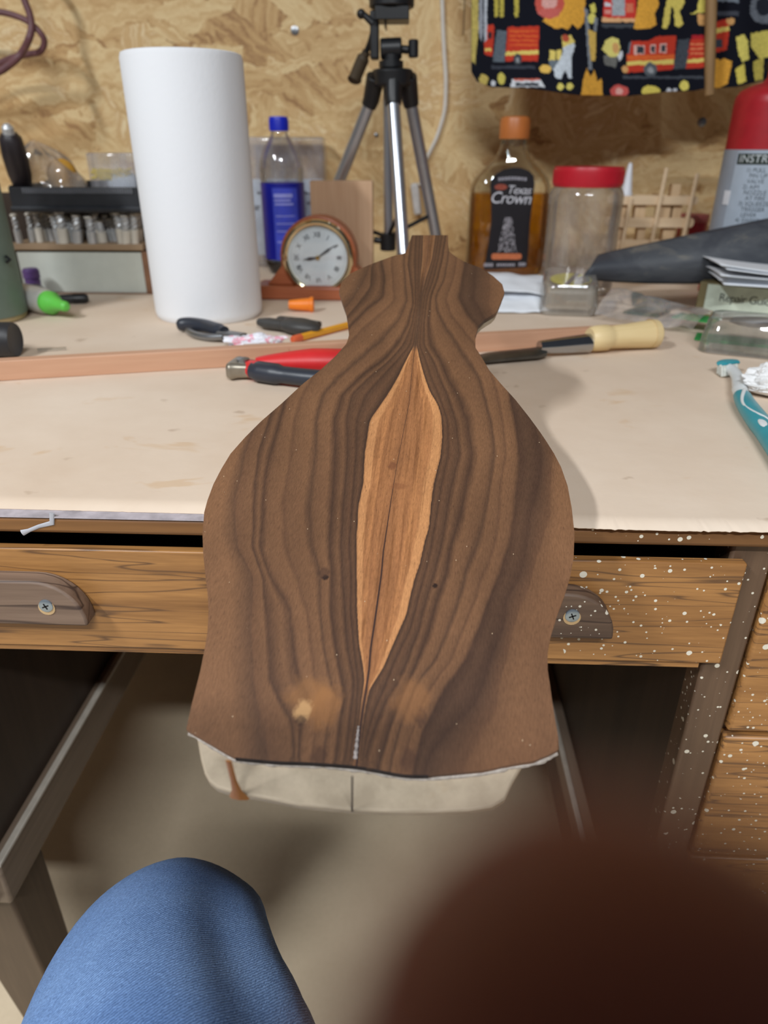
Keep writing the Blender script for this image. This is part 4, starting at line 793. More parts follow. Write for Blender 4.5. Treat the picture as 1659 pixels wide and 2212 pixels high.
# ================================================================ RIGHT SIDE
# ---- chisel
a = Vector(desk_pt(1030, 792)); e = Vector(desk_pt(1432, 757)); d = e-a; an = math.atan2(d.y, d.x); L_ = d.length; chs = thing('chisel', 'wood chisel with a pale turned handle lying on the paper', 'chisel', tuple(a), an)
def cxp(px, py): return (Vector(desk_pt(px, py))-a).dot(d.normalized())
x1, x2, x3 = cxp(1185, 778), cxp(1278, 768), cxp(1320, 764)
CST = mat('chisel_steel', c(96, 94, 90), .35, .8, .2, 60); CHR = mat('chrome_socket', c(178, 180, 184), .12, 1, .03); PWH = wood('pale_handle_wood', c(214, 186, 132), c(236, 214, 166), 0, 30, 5, .45, .05)
MB().loft([[(x, y, z) for y, z in ((-w_, 0), (w_, 0), (w_, h_*.5), (w_*.6, h_), (-w_*.6, h_), (-w_, h_*.5))] for x, w_, h_ in ((0, .0125, .0006), (.02, .0125, .0048), (x1*.85, .0125, .0060), (x1, .0075, .0075))], T(0, .012, .003)).build('blade', CST, chs)
cf = T(0, .012, .0155) @ RY(PI/2)
MB().lathe([(.0062, x1-.006), (.0068, x1), (.0085, (x1+x2)/2), (.0098, x2)], 28, cf @ T(.0045, 0, 0)).build('socket', CHR, chs)
MB().lathe([(.0105, x2), (.0125, x2+.003), (.0132, x2+.010), (.0132, x3-.003), (.0115, x3), (.0118, x3+.004), (.0125, x3+.02), (.0148, x3+.05), (.0155, L_-.012), (.0145, L_-.004), (.010, L_), (.001, L_+.001)], 32, cf).build('handle', PWH, chs)
# ---- white folded paper
p = desk_pt(1130, 678); 
wp = thing('folded_paper', 'white folded paper packet beside the walnut body and the clear blister pack', 'paper', p)
WP = mat('white_paper', c(226, 230, 236), .7, 0, .03)
MB().grid(lambda u, v: (-.05+.095*u, .075*v, .002+.016*math.sin(min(1, v*1.3)*PI/2)+.002*mnoise.noise((u*5, v*6, 2))), 20, 20).build('lower_sheet', WP, wp, solid=.0006)
MB().grid(lambda u, v: (-.052+.097*u, .03+.08*v, .021+.012*math.sin(v*PI*.6)+.0022*math.sin(u*5)+.002*mnoise.noise((u*4, v*4, 7))), 20, 16).build('upper_sheet', WP, wp, solid=.0006)
# ---- blister packs
BLI = clear('blister_plastic', (.97, .97, .96, 1), .12, .04, .22, c(206, 199, 190))
def blister(px, py, w_, d_, h_, rot, label, inner, tilt=0):
    p = desk_pt(px, py); t = thing('blister_pack', label, 'packaging', p, rot)
    ring = lambda ww, dd, z: [(x, y+d_/2, z) for x, y in rrect(ww, dd, min(ww, dd)*.22, 6)]
    MB().loft([ring(w_, d_, .001), ring(w_*.97, d_*.97, h_*.4), ring(w_*.96, d_*.96, h_*.42), ring(w_*.90, d_*.90, h_*.93), ring(w_*.84, d_*.84, h_)]).build('bubble', BLI, t)
    inner(t); t.rotation_euler = (tilt, 0, rot); return t
YEL = mat('yellow_sticker', c(214, 204, 40), .45, 0, .1); GRN = mat('green_card', c(36, 148, 70), .5, 0, .08); DGRN = mat('dark_green_card', c(30, 78, 48), .5)
def in1(t):
    MB().lathe([(.026, .0345), (.026, .0352), (.001, .0352)], 36, T(0, .036, 0), 1, .8).build('yellow_disc', YEL, t)
    MB().prism([(.002, -.020), (.012, -.018), (.022, -.010), (.025, .002), (.018, .014), (.006, .004)], .0353, .0358, T(0, .036, 0)).build('grey_print', mat('grey_print', c(112, 116, 112), .5, 0, .2, 200), t)
    MB().prism([(-.010, -.020), (-.003, -.021), (.012, .018), (.006, .020)], .0353, .0357, T(0, .036, 0)).build('black_stripe', PLB, t)
    MB().box(-.030, .030, .010, .066, .003, .030).build('measure_case', mat('grey_beige_case', c(168, 158, 144), .4, 0, .06), t, bevel=.006, seg=3)
blister(1228, 684, .074, .075, .0385, -.12, 'clear blister pack with a round yellow sticker inside beside the folded paper', in1, .20)
def in2(t):
    MB().box(-.05, .10, .055, .085, .0006, .0026).box(.05, .10, .004, .056, .0006, .0026).build('green_card', GRN, t)
    MB().lathe([(.020, .026), (.024, .0275), (.022, .031), (.012, .0315), (.001, .031)], 36, T(.01, .04, 0), 1.2, .8).build('ring_part', mat('beige_grey_part', c(172, 160, 150), .35, 0, .15), t)
blister(1600, 772, .086, .070, .0340, -.42, 'clear blister pack on a green card in front of the paper stack', in2)
# crumpled film between them
a, e = desk_pt(1290, 690), desk_pt(1500, 722)
fx = thing('plastic_film', 'clear plastic film with green card edges lying behind the chisel handle', 'packaging', ((a[0]+e[0])/2, (a[1]+e[1])/2, DZ), math.atan2(e[1]-a[1], e[0]-a[0])); w_ = math.hypot(e[0]-a[0], e[1]-a[1])
MB().grid(lambda u, v: (-w_/2+w_*u, -.01+.095*v, .002+.026*math.sin(PI*min(1, v*1.05))*(1-.5*u)+.005*mnoise.noise((u*6, v*4, 3))+.005), 36, 22).build('film', clear('crumpled_clear_film', (.96, .96, .96, 1), .13, .07, .30, c(212, 206, 204)), fx)
MB().box(w_*.22, w_*.62, .012, .045, .0120, .0135).build('green_card', GRN, fx); MB().box(-w_*.42, -w_*.05, .055, .10, .0006, .003).build('dark_card', DGRN, fx)
# ---- booklet + white envelopes at the right
p = desk_pt(1640, 722); bk = thing('boxed_kit', 'olive box with a printed white side label under the envelopes', 'box', (p[0]+.035, p[1]+.09, DZ), -.55); kb = .042
OLV = mat('olive_card', c(112, 100, 66), .55, 0, .15, 40)
MB().box(-.07, .09, -.03, .06, 0, kb).build('box', OLV, bk, bevel=.0015)
MB().box(-.06, .07, -.0306, -.030, .004, kb-.002).build('side_label', mat('pale_green_label', c(196, 206, 190), .5), bk)
MB().text('Repair Guide', .0135, T(-.012, -.0308, kb*.60) @ UPR, 0, .9).build('lettering', mat('dark_ink', c(34, 38, 36), .5), bk, smooth=0)
p0 = (p[0]+.02, p[1]+.07, DZ+kb+.0015)
for q in range(6):
    tx_, ty_ = random.uniform(-.006, .006), random.uniform(-.004, .008)
    e_ = MB().grid(lambda u, v: (-.075+.21*u, -.035+.11*v, .0022*q+.010*(1-u)**2*(1 if q < 4 else 1.5)*(.4+q*.12)+.001*math.sin(v*4)), 18, 10).build('envelope', WP, solid=.0008)
    e_.location = (p0[0]+tx_+.02, p0[1]+ty_, p0[2]+.0004); e_.rotation_euler = (0, 0, -.16+.02*q)
    tag(e_, ('lowest', 'second lowest', 'third lowest', 'third highest', 'second highest', 'topmost')[q]+' white envelope of the stack on the olive box', 'envelope', 'white envelopes stacked on the olive box')
# ---- dark rubber / leather sheet leaning over
def leather():
    s = N('dusty_dark_leather'); v = s.coord((1, 1, 2.5), (0, .15, 0)); n = s.noise(v, 16, 5, .65, .5); s.base(s.ramp(n, [(.42, c(58, 61, 68)), (.58, c(74, 77, 82)), (.72, c(120, 114, 104))])); s.b.inputs['Roughness'].default_value = .6; s.bump(s.noise(v, 160, 3), .2); return s.m
UPE = [(1292, 553), (1330, 543), (1400, 528), (1480, 511), (1560, 494), (1640, 477), (1720, 462)]; LOE = [(1258, 601), (1330, 608), (1400, 611), (1480, 612), (1560, 611), (1640, 611), (1720, 612)]
def sheet(u, v):
    xa = 1292+(1720-1292)*u; xb = 1258+(1720-1258)*u
    ya = np.interp(xa, [a for a, b in UPE], [b for a, b in UPE]); yb = np.interp(xb, [a for a, b in LOE], [b for a, b in LOE])
    YY = .985-.02*(1-v)-.015*math.sin(PI*v); q = aty(xb+(xa-xb)*v, yb+(ya-yb)*v, YY+.004*math.sin(u*7)); return tuple(q)
tag(MB().grid(sheet, 40, 14).build('leather_sheet', leather(), solid=.004), 'dark dusty leather sheet leaning over the envelopes in front of the extinguisher', 'leather')
# ---- toothbrush
pts = [(1765, 1130), (1659, 962), (1632, 925), (1610, 893), (1598, 868), (1592, 850), (1590, 832), (1582, 818), (1571, 810), (1562, 808)]
tp_ = [Vector(desk_pt(x, y)) for x, y in pts]; b0 = tp_[0].copy()
tbz = thing('toothbrush', 'teal and white toothbrush lying on the paper beside the crumpled tissue', 'toothbrush', tuple(b0))
TEAL = mat('teal_plastic', c(52, 150, 164), .35, 0, .08); WPL = mat('white_plastic', c(222, 228, 230), .35, 0, .03)
path = smooth_path([q-b0+Vector((0, 0, .0065)) for q in tp_], 5); n_ = len(path)
MB().tube(path[:22], [.0078+.0010*math.sin(q*.2) for q in range(19)]+[.0072, .006, .004], 16, None, .8, (0, 0, 1)).build('handle', TEAL, tbz)
MB().tube(path[17:], [.0064]*7+[.0054]*(n_-17-7), 14, None, .8, (0, 0, 1)).build('neck', WPL, tbz)
tg = (path[9]-path[5]).normalized(); sd = Vector((-tg.y, tg.x, 0))
MB().ball(.012, frame(path[6]+sd*.0022+Vector((0, 0, .0052)), (0, 0, 1), tg), 20, 10, 1.0, .32, .14).build('thumb_pad', WPL, tbz)
sw = [path[q]+sd*(.0050*math.cos((q-3)*.30))*-1+Vector((0, 0, .0048-.0012*math.cos((q-3)*.6))) for q in range(3, 20)]
MB().tube(smooth_path(sw, 3), .0015, 10).build('white_swirl', WPL, tbz)
h0 = Vector(desk_pt(1545, 812))-b0; h1 = Vector(desk_pt(1586, 806))-b0
MB().tube(smooth_path([h1+Vector((.002, .004, .010)), h1*.5+h0*.5+Vector((0, .004, .0105)), h0+Vector((.004, .003, .0105))], 4), [.004, .0048, .0052, .0055, .0055, .0055, .0053, .005, .004], 12, None, .5, (0, 0, 1)).build('brush_head', TEAL, tbz)
m = MB()
for i in range(7):
    for j in range(3):
        q = h0.lerp(h1, .1+.75*i/6); m.tube([q+Vector((.002, .006-j*.0038, .0095)), q+Vector((.0015, .002-j*.005, .0012))], [.0014, .0017], 7)
m.build('bristles', mat('pale_grey_bristles', c(196, 198, 190), .6, 0, .15, 300), tbz)
# ---- tissue
p = desk_pt(1676, 866); tag(MB().grid(crump(.034, .020, .028, 5.1, .28), 60, 36, T(p[0]+.008, p[1]+.014, DZ)).build('tissue', mat('white_tissue', c(234, 234, 234), .85, 0, .05, 30, .3), smooth=30), 'crumpled white tissue beside the toothbrush', 'tissue')
# ================================================================ ON THE WALL
# ---- printed apron (print is painted per point of the cloth)
def poly_in(x, y, P):
    r = np.zeros(x.shape, bool); n = len(P)
    for i in range(n):
        (x1, y1), (x2, y2) = P[i], P[(i+1) % n]
        if y1 == y2: continue
        r ^= ((y1 > y) != (y2 > y)) & (x < (x2-x1)*(y-y1)/(y2-y1)+x1)
    return r
def vnoise(x, y, s):
    return np.array([mnoise.noise((a*s, b*s, 1.3)) for a, b in zip(x, y)])
def paint(x, y):
    col = np.tile(np.array(c(20, 22, 32)[:3]), (len(x), 1)); nz = vnoise(x, y, .12); nf = vnoise(x, y, .35)
    def P(pts, rgb, var=.18):
        pts = [(pts[i], pts[i+1]) for i in range(0, len(pts), 2)]; mk = poly_in(x+nf*1.5, y+nz*1.5, pts); col[mk] = np.array(c(*rgb)[:3])*(1+var*nf[mk])[:, None]
    def E(cx, cy, rx, ry, rgb, var=.2):
        mk = ((x+nf*2-cx)/rx)**2+((y+nz*2-cy)/ry)**2 < 1; col[mk] = np.array(c(*rgb)[:3])*(1+var*nf[mk])[:, None]
    def Rr(x0, y0, x1, y1, rgb, var=.15): P((x0, y0, x1, y0, x1, y1, x0, y1), rgb, var)
    RED_, ORG_, YEL_, GRY_, WH_, TAN_ = (196, 62, 44), (222, 104, 52), (228, 206, 112), (128, 134, 142), (212, 216, 222), (214, 164, 104)
    def flame(pts): P(pts, (226, 166, 66), .3)
    # left truck
    P((1046, 52, 1068, 54, 1064, 122, 1046, 118), RED_); Rr(1048, 104, 1062, 110, YEL_); Rr(1055, 70, 1062, 84, (40, 44, 52))
    P((1073, 66, 1095, 66, 1090, 134, 1064, 134), (96, 106, 116), .4); P((1097, 58, 1165, 56, 1162, 132, 1091, 132), RED_)
    for q in (66, 76, 86, 96): Rr(1100, q, 1162, q+3, ORG_)
    P((1092, 112, 1163, 108, 1163, 117, 1091, 120), YEL_); E(1118, 128, 9, 12, (66, 70, 76)); E(1118, 130, 4, 5, (150, 154, 158)); Rr(1062, 142, 1156, 149, (62, 66, 76))
    # emblem and flames
    flame((1172, 46, 1200, 10, 1232, -40, 1268, -60, 1262, 48, 1248, 64, 1236, 52, 1226, 64, 1212, 60, 1200, 62, 1186, 54)); E(1187, 6, 31, 34, (204, 92, 80), .25); E(1187, 4, 17, 18, (222, 168, 160), .3); P((1160, 28, 1170, 18, 1212, 18, 1206, 34, 1196, 38, 1172, 36), (206, 104, 96))
    for q in (1066, 1078, 1110): P((q, -40, q+12, -40, q+10, 36, q+2, 38), (186, 172, 78), .4)
    # spotted dog with helmet and air tank
    Rr(1187, 108, 1200, 130, YEL_); Rr(1202, 108, 1213, 128, YEL_); P((1186, 130, 1206, 130, 1204, 150, 1188, 150), (110, 120, 128)); E(1178, 149, 13, 9, (232, 190, 96))
    P((1218, 92, 1240, 92, 1242, 100, 1234, 124, 1236, 168, 1228, 170, 1222, 150, 1212, 170, 1204, 170, 1198, 166, 1196, 150, 1206, 132, 1214, 118), (204, 212, 220), .35); P((1213, 78, 1234, 76, 1243, 92, 1230, 96, 1216, 104), YEL_); E(1222, 83, 8, 8, (184, 84, 62))
    # hydrant column and fire
    P((1262, 16, 1270, 20, 1280, 150, 1272, 152), GRY_, .4); P((1270, 62, 1288, 70, 1286, 132, 1276, 132), (214, 178, 92), .3); E(1279, 40, 9, 11, (226, 216, 112)); P((1274, 10, 1284, 6, 1288, 26, 1278, 30), (222, 212, 104)); P((1284, 36, 1292, 40, 1288, 70, 1283, 66), GRY_)
    flame((1254, 212, 1260, 170, 1268, 148, 1276, 168, 1284, 150, 1290, 176, 1300, 168, 1302, 212))
    P((1303, 120, 1336, 118, 1330, 146, 1306, 140), (112, 112, 108), .4); P((1300, 106, 1308, 88, 1322, 80, 1336, 84, 1340, 100, 1336, 122, 1318, 124), (226, 214, 124)); E(1330, 104, 7, 12, TAN_); P((1334, 120, 1344, 108, 1346, 120, 1338, 134), WH_)
    # truck seen from the front and fire
    P((1306, -30, 1374, -30, 1374, 48, 1302, 46), (206, 60, 52)); Rr(1322, -20, 1350, 34, (166, 172, 178), .4); Rr(1353, 8, 1368, 28, (214, 120, 92)); P((1300, 38, 1374, 40, 1372, 48, 1300, 48), (226, 176, 128), .4); Rr(1300, 52, 1372, 60, (70, 74, 80)); Rr(1306, 6, 1320, 14, WH_); Rr(1306, 22, 1320, 30, (222, 150, 140))
    flame((1368, 62, 1376, 20, 1384, -40, 1410, -40, 1424, 10, 1414, 30, 1418, 52, 1404, 62))
    P((1450, -40, 1480, -40, 1478, 8, 1468, 24, 1476, 52, 1466, 60, 1458, 56, 1456, 20, 1450, 14, 1446, 50, 1440, 62, 1430, 60, 1436, 20), (222, 204, 104), .25)
    P((1492, 30, 1506, 22, 1514, -30, 1540, -30, 1536, 26, 1510, 28), (224, 210, 106)); P((1506, 30, 1528, 30, 1524, 56, 1508, 54), TAN_, .4)
    # big truck
    P((1355, 157, 1353, 122, 1364, 88, 1402, 88, 1416, 79, 1461, 76, 1455, 150, 1424, 153), RED_, .12); P((1355, 120, 1458, 118, 1457, 128, 1354, 130), ORG_)
    P((1354, 133, 1456, 128, 1455, 138, 1354, 142), YEL_, .08); Rr(1369, 98, 1393, 118, (222, 178, 168)); Rr(1376, 100, 1391, 115, (52, 60, 68)); Rr(1404, 96, 1416, 115, (222, 178, 168)); Rr(1407, 99, 1414, 113, (52, 60, 68)); Rr(1425, 94, 1440, 114, (222, 178, 168)); Rr(1428, 97, 1438, 111, (52, 60, 68))
    P((1358, 92, 1364, 90, 1360, 116, 1356, 116), (96, 110, 120)); P((1465, 86, 1489, 84, 1484, 148, 1454, 150), (70, 76, 84), .5); P((1491, 84, 1528, 84, 1522, 146, 1482, 148), RED_); P((1485, 128, 1524, 125, 1523, 134, 1484, 137), YEL_, .08)
    for q in (94, 104, 114): Rr(1492, q, 1522, q+3, (226, 140, 96))
    Rr(1494, 76, 1526, 84, (176, 40, 48)); E(1405, 150, 15, 15, (92, 98, 104)); E(1405, 152, 7, 7, (156, 160, 164)); Rr(1345, 164, 1520, 170, (72, 76, 84)); E(1350, 150, 7, 8, TAN_)
    # lower row
    E(1338, 197, 20, 14, (206, 92, 86)); E(1338, 197, 8, 7, (226, 170, 160)); E(1406, 197, 20, 12, (226, 208, 100)); E(1478, 185, 10, 11, (228, 214, 108)); E(1445, 196, 6, 5, WH_); E(1458, 195, 5, 5, WH_)
    E(1045, 172, 10, 13, (196, 176, 96)); E(1083, 170, 8, 13, (206, 194, 96)); E(1065, 180, 5, 6, WH_); P((1106, 172, 1166, 170, 1178, 188, 1102, 188), WH_, .3); Rr(1114, 179, 1164, 186, (58, 62, 70)); Rr(1110, 170, 1166, 174, (206, 106, 88)); E(1211, 187, 8, 7, (222, 208, 110)); E(1231, 187, 8, 8, (222, 208, 110))
    # left fold
    P((1020, -60, 1032, -60, 1034, 60, 1026, 140, 1018, 130), (190, 172, 96), .5); P((1036, -60, 1042, -60, 1044, 70, 1040, 90, 1034, 70), (150, 154, 164), .5); P((1046, -60, 1052, -60, 1052, 84, 1046, 92), (190, 196, 206), .4)
    # right hand panel
    P((1542, 48, 1574, 40, 1576, 60, 1570, 108, 1540, 116), RED_); P((1542, 62, 1576, 56, 1575, 66, 1541, 74), YEL_); Rr(1544, 84, 1560, 102, (66, 72, 82)); E(1578, 46, 9, 8, TAN_); flame((1528, 192, 1530, 140, 1548, 126, 1556, 130, 1566, 126, 1582, 134, 1572, 180, 1552, 192))
    P((1590, 80, 1608, 74, 1616, 90, 1618, 128, 1604, 134, 1596, 120), (226, 212, 110), .25); P((1622, 72, 1660, 66, 1700, 80, 1690, 120, 1640, 126, 1622, 100), (220, 204, 104), .3); P((1588, 150, 1608, 136, 1612, 176, 1594, 182), (222, 204, 96), .3); P((1626, 134, 1650, 124, 1648, 172, 1630, 174), (200, 184, 90), .4)
    E(1650, 18, 30, 34, (112, 118, 128), .5); E(1650, 14, 17, 20, (40, 44, 54)); P((1546, -60, 1600, -60, 1596, 6, 1548, 2), (120, 130, 142), .3); Rr(1545, 24, 1596, 34, (70, 74, 84))
    return col
def hem(px): return np.interp(px, [1015, 1030, 1060, 1140, 1250, 1360, 1440, 1500, 1527, 1530, 1545, 1590, 1640, 1740], [150, 176, 188, 190, 205, 207, 198, 196, 190, 182, 190, 188, 176, 160])
YA = 1.235
def cloth_m():
    s = N('printed_cotton'); a = s.n('Attribute', attribute_name='print'); s.base(a.outputs['Color']); s.b.inputs['Roughness'].default_value = .9; s.b.inputs['Specular IOR Level'].default_value = .15; s.bump(s.noise(s.coord(), 900, 2), .15); return s.m
CLM = cloth_m()
def cloth(name, xa, xb, nx, ny, foldfn, label):
    X = np.repeat(np.linspace(xa, xb, nx+1)[None], ny+1, 0); V = np.repeat(np.linspace(0, 1, ny+1)[:, None], nx+1, 1); Yp = -330+(hem(X)+330)*V
    yq = Yp.ravel(); cols = paint(np.where(yq < -45, 1018+(X.ravel()*1.0-900) % 500, X.ravel()), np.where(yq < -45, yq+240, yq)); vs = [tuple(aty(a, b, YA+foldfn(a, b))) for a, b in zip(X.ravel(), Yp.ravel())]
    n = nx+1; me = bpy.data.meshes.new(name); me.from_pydata(vs, [], [(j*n+i, (j+1)*n+i, (j+1)*n+i+1, j*n+i+1) for j in range(ny) for i in range(nx)]); me.update()
    me.polygons.foreach_set('use_smooth', [True]*len(me.polygons)); at = me.color_attributes.new('print', 'FLOAT_COLOR', 'POINT')
    at.data.foreach_set('color', np.hstack([cols, np.ones((len(cols), 1))]).astype(np.float32).ravel()); me.materials.append(CLM)
    o = bpy.data.objects.new(name, me); COL.objects.link(o); q = o.modifiers.new('thickness', 'SOLIDIFY'); q.thickness = .0008; return tag(o, label, 'apron')
cloth('apron', 1018, 1528, 300, 300, lambda a, b: .004*math.sin(a*.035)+.03*math.exp(-((a-1018)/60)**2)-.055*math.exp(-((a-1210)/130)**2)*(max(0, b+75)/270)**1.5+(b+75)*-.00006, 'black apron with fire engine print hanging on the wall beside the wooden dowel')
cloth('apron', 1530, 1740, 120, 260, lambda a, b: .02+.007*math.sin(a*.05)+(b+75)*-.00006, 'black apron panel with fire print and badge hanging above the fire extinguisher')
a, e = Vector(tuple(aty(1532, 205, YA-.016))), Vector(tuple(aty(1538, -90, YA-.016)))
tag(MB().tube([a, a.lerp(e, .3), e], [.0065, .0075, .008], 16).build('wooden_dowel', wood('dowel_wood', c(136, 104, 66), c(168, 134, 92), 2, 30, 5, .6, .1)), 'thin wooden dowel hanging between the two apron panels', 'dowel')
a, e = aty(1000, 76, 1.345), aty(1013, -200, 1.345); tag(MB().box(a[0], e[0], 1.34, 1.352, a[2], e[2]).build('metal_strap', mat('dark_metal_strap', c(66, 60, 54), .5, .4), bevel=.002), 'narrow dark metal strap hanging on the wall beside the apron', 'strap')
# ---- hanging coil of hose, top left
HO = mat('dusty_maroon_hose', c(112, 74, 78), .5, 0, .15, 60)
def hose(pts, Y0, r, label):
    q = [tuple(aty(x, y, Y0+dy)) for x, y, dy in pts]; return tag(MB().tube(smooth_path(q, 8), r, 14).build('hose', HO), label, 'hose')
hose([(-180, -250, .06), (-230, -100, .03), (-190, 0, .01), (-110, 15, 0), (-20, 24, 0), (20, 30, 0), (60, 46, 0), (88, 72, 0), (96, 92, .004), (86, 112, .008), (62, 117, .012), (30, 124, .016), (0, 136, .02), (-70, 165, .02), (-170, 150, .02), (-260, 30, .03), (-230, -160, .05), (-190, -250, .07)], 1.285, .0046, 'dark maroon hose loop hanging on the wall with a rounded end')
hose([(-170, -250, .08), (-60, -200, .05), (25, -110, .03), (50, -10, .03), (64, 30, .03), (68, 62, .028), (60, 90, .022), (44, 118, -.004), (20, 140, -.006), (-10, 158, -.006), (-90, 185, 0), (-200, 170, .02), (-290, 30, .04), (-250, -160, .06), (-190, -245, .09)], 1.25, .0052, 'thicker pinkish hose crossing the dark hose loop on the wall')
p = aty(-185, -250, WY-.001); tag(MB().tube(smooth_path([(p[0], WY-.001, p[2]+.01), (p[0], WY-.10, p[2]+.01), (p[0], WY-.125, p[2]+.03)], 6), .006, 12).build('wall_hook', BLACKM), 'black steel wall hook holding the hose loops', 'hook')
# ---- white cord on the wall
q = [tuple(aty(x, y, WY-.006)) for x, y in ((950, -60), (955, 0), (957, 60), (960, 120), (963, 170), (962, 220), (958, 250), (944, 295), (930, 325), (918, 352), (908, 400))]
cord = thing('white_cord', 'thin white cord hanging down the wall behind the tripod', 'cord', q[5]); o3 = Vector(q[5])
MB().tube([p-o3 for p in smooth_path([Vector(v) for v in q], 6)], .0034, 10).build('cable', mat('white_cable', c(226, 220, 210), .5, 0, .05), cord)
p = Vector(tuple(aty(899, 430, WY-.012)))-o3; MB().box(-.007, .007, -.010, .010, -.026, .026, T(p.x, p.y, p.z) @ RY(-.15)).build('plug', mat('white_plug_plastic', c(206, 202, 198), .45), cord, bevel=.004)
# ================================================================ THE PHOTOGRAPHER: denim knee, hand with a finger over the lens, unseen phone
per = thing('person', 'seated person in blue jeans, one knee below the desk, fingertip before the lens', 'person', (-.1, -.2, 0)); po = Vector((-.1, -.2, 0))
def denim():
    s = N('blue_denim'); v = s.coord((1, 1, 1), (0, 0, .75)); wv = s.n('TexWave', wave_type='BANDS'); wv.inputs['Scale'].default_value = 230; wv.inputs['Distortion'].default_value = 3.5; wv.inputs['Detail'].default_value = 2; wv.inputs['Detail Scale'].default_value = 3; s.l(v, wv.inputs['Vector'])
    f = s.noise(s.coord(), 12, 4); g = s.noise(s.coord(), 700, 3, .7)
    col = s.ramp(f, [(.3, c(102, 134, 186)), (.7, c(136, 168, 216))]); col = s.mix(1, col, s.ramp(wv.outputs['Fac'], [(.2, (.62, .65, .70, 1)), (.8, (1.25, 1.24, 1.2, 1))]), 'MULTIPLY'); col = s.mix(1, col, s.ramp(g, [(.3, (.8, .8, .82, 1)), (.7, (1.2, 1.2, 1.18, 1))]), 'MULTIPLY')
    s.base(col); s.b.inputs['Roughness'].default_value = .9; s.b.inputs['Specular IOR Level'].default_value = .1; s.bump(wv.outputs['Fac'], .5, .0005); return s.m
path = smooth_path([(-.050, -.34, .52), (-.062, -.15, .53), (-.083, .0, .535), (-.104, .12, .535), (-.128, .20, .522), (-.142, .255, .488), (-.147, .275, .438), (-.150, .283, .35), (-.147, .255, .2), (-.145, .235, .075)], 10)
n_ = len(path); rad = np.interp(np.linspace(0, 9, n_), [0, 1, 2, 3, 4, 5, 6, 7, 8, 9], [.100, .096, .089, .082, .071, .064, .063, .063, .063, .064])
rings = []; pa = Vector((0, 0, 1))
for i, p in enumerate(path):
    t = (path[min(i+1, n_-1)]-path[max(i-1, 0)]).normalized(); pa = (pa-t*pa.dot(t)).normalized(); pb = t.cross(pa); ring = []
    for k_ in range(72):
        g = 2*PI*k_/72; d = pa*math.cos(g)+pb*math.sin(g); s_ = i/n_; side = max(0, math.sin(-g)) if True else 0
        rr = rad[i]*(1+.05*mnoise.noise((p.x*14+math.cos(g)*1.3, p.y*9, p.z*9+math.sin(g)*1.3)))
        w_ = math.exp(-((s_-.40)/.16)**2); rg = math.cos(g*6+s_*14+mnoise.noise((s_*6, g, 2))*1.5)
        rr += .011*w_*max(0, math.sin(g) if (t.cross(pa)).x > 0 else -math.sin(g))**2.2*rg
        ring.append(tuple(p+d*rr-po))
    rings.append(ring)
MB().loft(rings).build('jeans_leg', denim(), per, smooth=60)
SHM = mat('brown_shoe_leather', c(70, 50, 38), .5)
MB().loft([[(x-.145, y+.0, z) for x, z in [(u*w_, .004+(v+1)/2*h_) for u, v in rrect(2, 2, .8, 5)]] for y, w_, h_ in ((.175, .030, .06), (.20, .036, .095), (.26, .040, .085), (.33, .046, .062), (.40, .042, .048), (.44, .024, .030))], T(-po.x, -po.y, 0)).build('shoe', SHM, per, smooth=60)
def cf_(r, u, f): return Vector(tuple(CAM+RT*r+UP*u+FW*f))-po
SKIN = None
def skin():
    s = N('skin'); f = s.noise(s.coord(), 90, 4); s.base(s.ramp(f, [(.3, c(150, 84, 68)), (.7, c(172, 104, 84))])); s.b.inputs['Roughness'].default_value = .5
    s.b.inputs['Subsurface Weight'].default_value = .06; s.b.inputs['Subsurface Radius'].default_value = (.008, .003, .0015); s.b.inputs['Subsurface Scale'].default_value = 1; s.bump(s.noise(s.coord(), 500, 3), .15); return s.m
SKIN = skin(); m = MB()
def finger(pts, rads):
    q = smooth_path([cf_(*p) for p in pts], 6); rr = np.interp(np.linspace(0, len(pts)-1, len(q)), range(len(pts)), rads); m.tube(q, list(rr), 18); m.ball(rads[-1]*1.0, T(*q[-1]), 18, 12)
finger([(.052, -.075, -.012), (.046, -.058, .012), (.022, -.042, .021), (.0095, -.0235, .0180), (.0056, -.0140, .0162)], [.011, .0098, .0088, .0081, .0076])
finger([(.054, -.090, -.012), (.046, -.082, .012), (.026, -.066, .019), (.004, -.058, .0135)], [.0115, .0100, .0090, .0072])
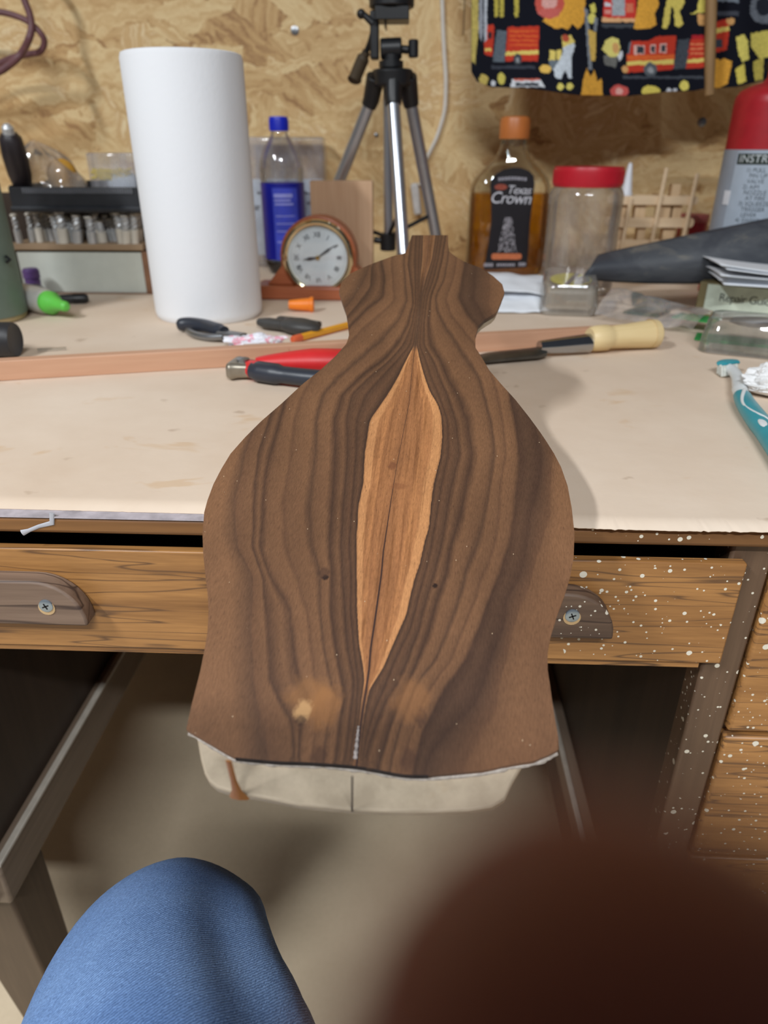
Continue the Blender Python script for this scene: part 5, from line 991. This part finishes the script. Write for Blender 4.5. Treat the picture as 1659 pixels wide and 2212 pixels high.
finger([(.053, -.106, -.012), (.045, -.101, .011), (.026, -.088, .018), (.004, -.080, .0130)], [.011, .0095, .0086, .0070])
finger([(.050, -.121, -.013), (.042, -.118, .008), (.026, -.108, .0150), (.010, -.101, .0120)], [.0095, .0083, .0074, .0062])
finger([(.048, -.128, -.040), (.046, -.100, -.036), (.030, -.078, -.030), (.012, -.066, -.0225)], [.015, .0125, .0105, .0085])
for a, b, r0, r1 in (((.056, -.078, -.018), (.052, -.135, -.045), .017, .021), ((.055, -.100, -.016), (.054, -.14, -.05), .017, .021), ((.052, -.120, -.018), (.052, -.142, -.052), .015, .02)): m.tube([cf_(*a), cf_(*b)], [r0, r1], 18); m.ball(r0, T(*cf_(*a)), 16, 10)
m.tube(smooth_path([cf_(.052, -.135, -.045), cf_(.060, -.175, -.075), cf_(.085, -.225, -.12), cf_(.14, -.32, -.21)], 6), [.024]*4+[.025]*5+[.029]*5+[.035]*5, 22)
ho = m.build('hand', SKIN, per, smooth=60); q = ho.modifiers.new('blend', 'REMESH'); q.mode = 'VOXEL'; q.voxel_size = .0016; q.use_smooth_shade = True; q = ho.modifiers.new('soft', 'SMOOTH'); q.factor = .5; q.iterations = 4
ph = thing('phone', 'unseen dark phone behind the lens, added to shade the fingertip', 'phone'); pm = Matrix(((RT[0], UP[0], -FW[0], 0), (RT[1], UP[1], -FW[1], 0), (RT[2], UP[2], -FW[2], 0), (0, 0, 0, 1))).to_4x4(); pm.translation = Vector(tuple(CAM)); ph.matrix_world = pm  # out of view; added so its slab keeps light off the fingertip
MB().prism([(x-.020, y-.058) for x, y in rrect(.076, .160, .009)], .0030, .0108).build('body', mat('black_glass_phone', c(18, 18, 20), .2), ph, bevel=.0015)
MB().prism([(x-.020, y-.058) for x, y in rrect(.072, .156, .008)], .0108, .0111).build('screen', mat('dark_screen', c(14, 15, 18), .1), ph)
for y in (0, -.020, -.040): MB().lathe([(.0052, .0012), (.0065, .0014), (.0068, .0030)], 24, T(0, y, 0)).build('lens_ring', BLACKM, ph)
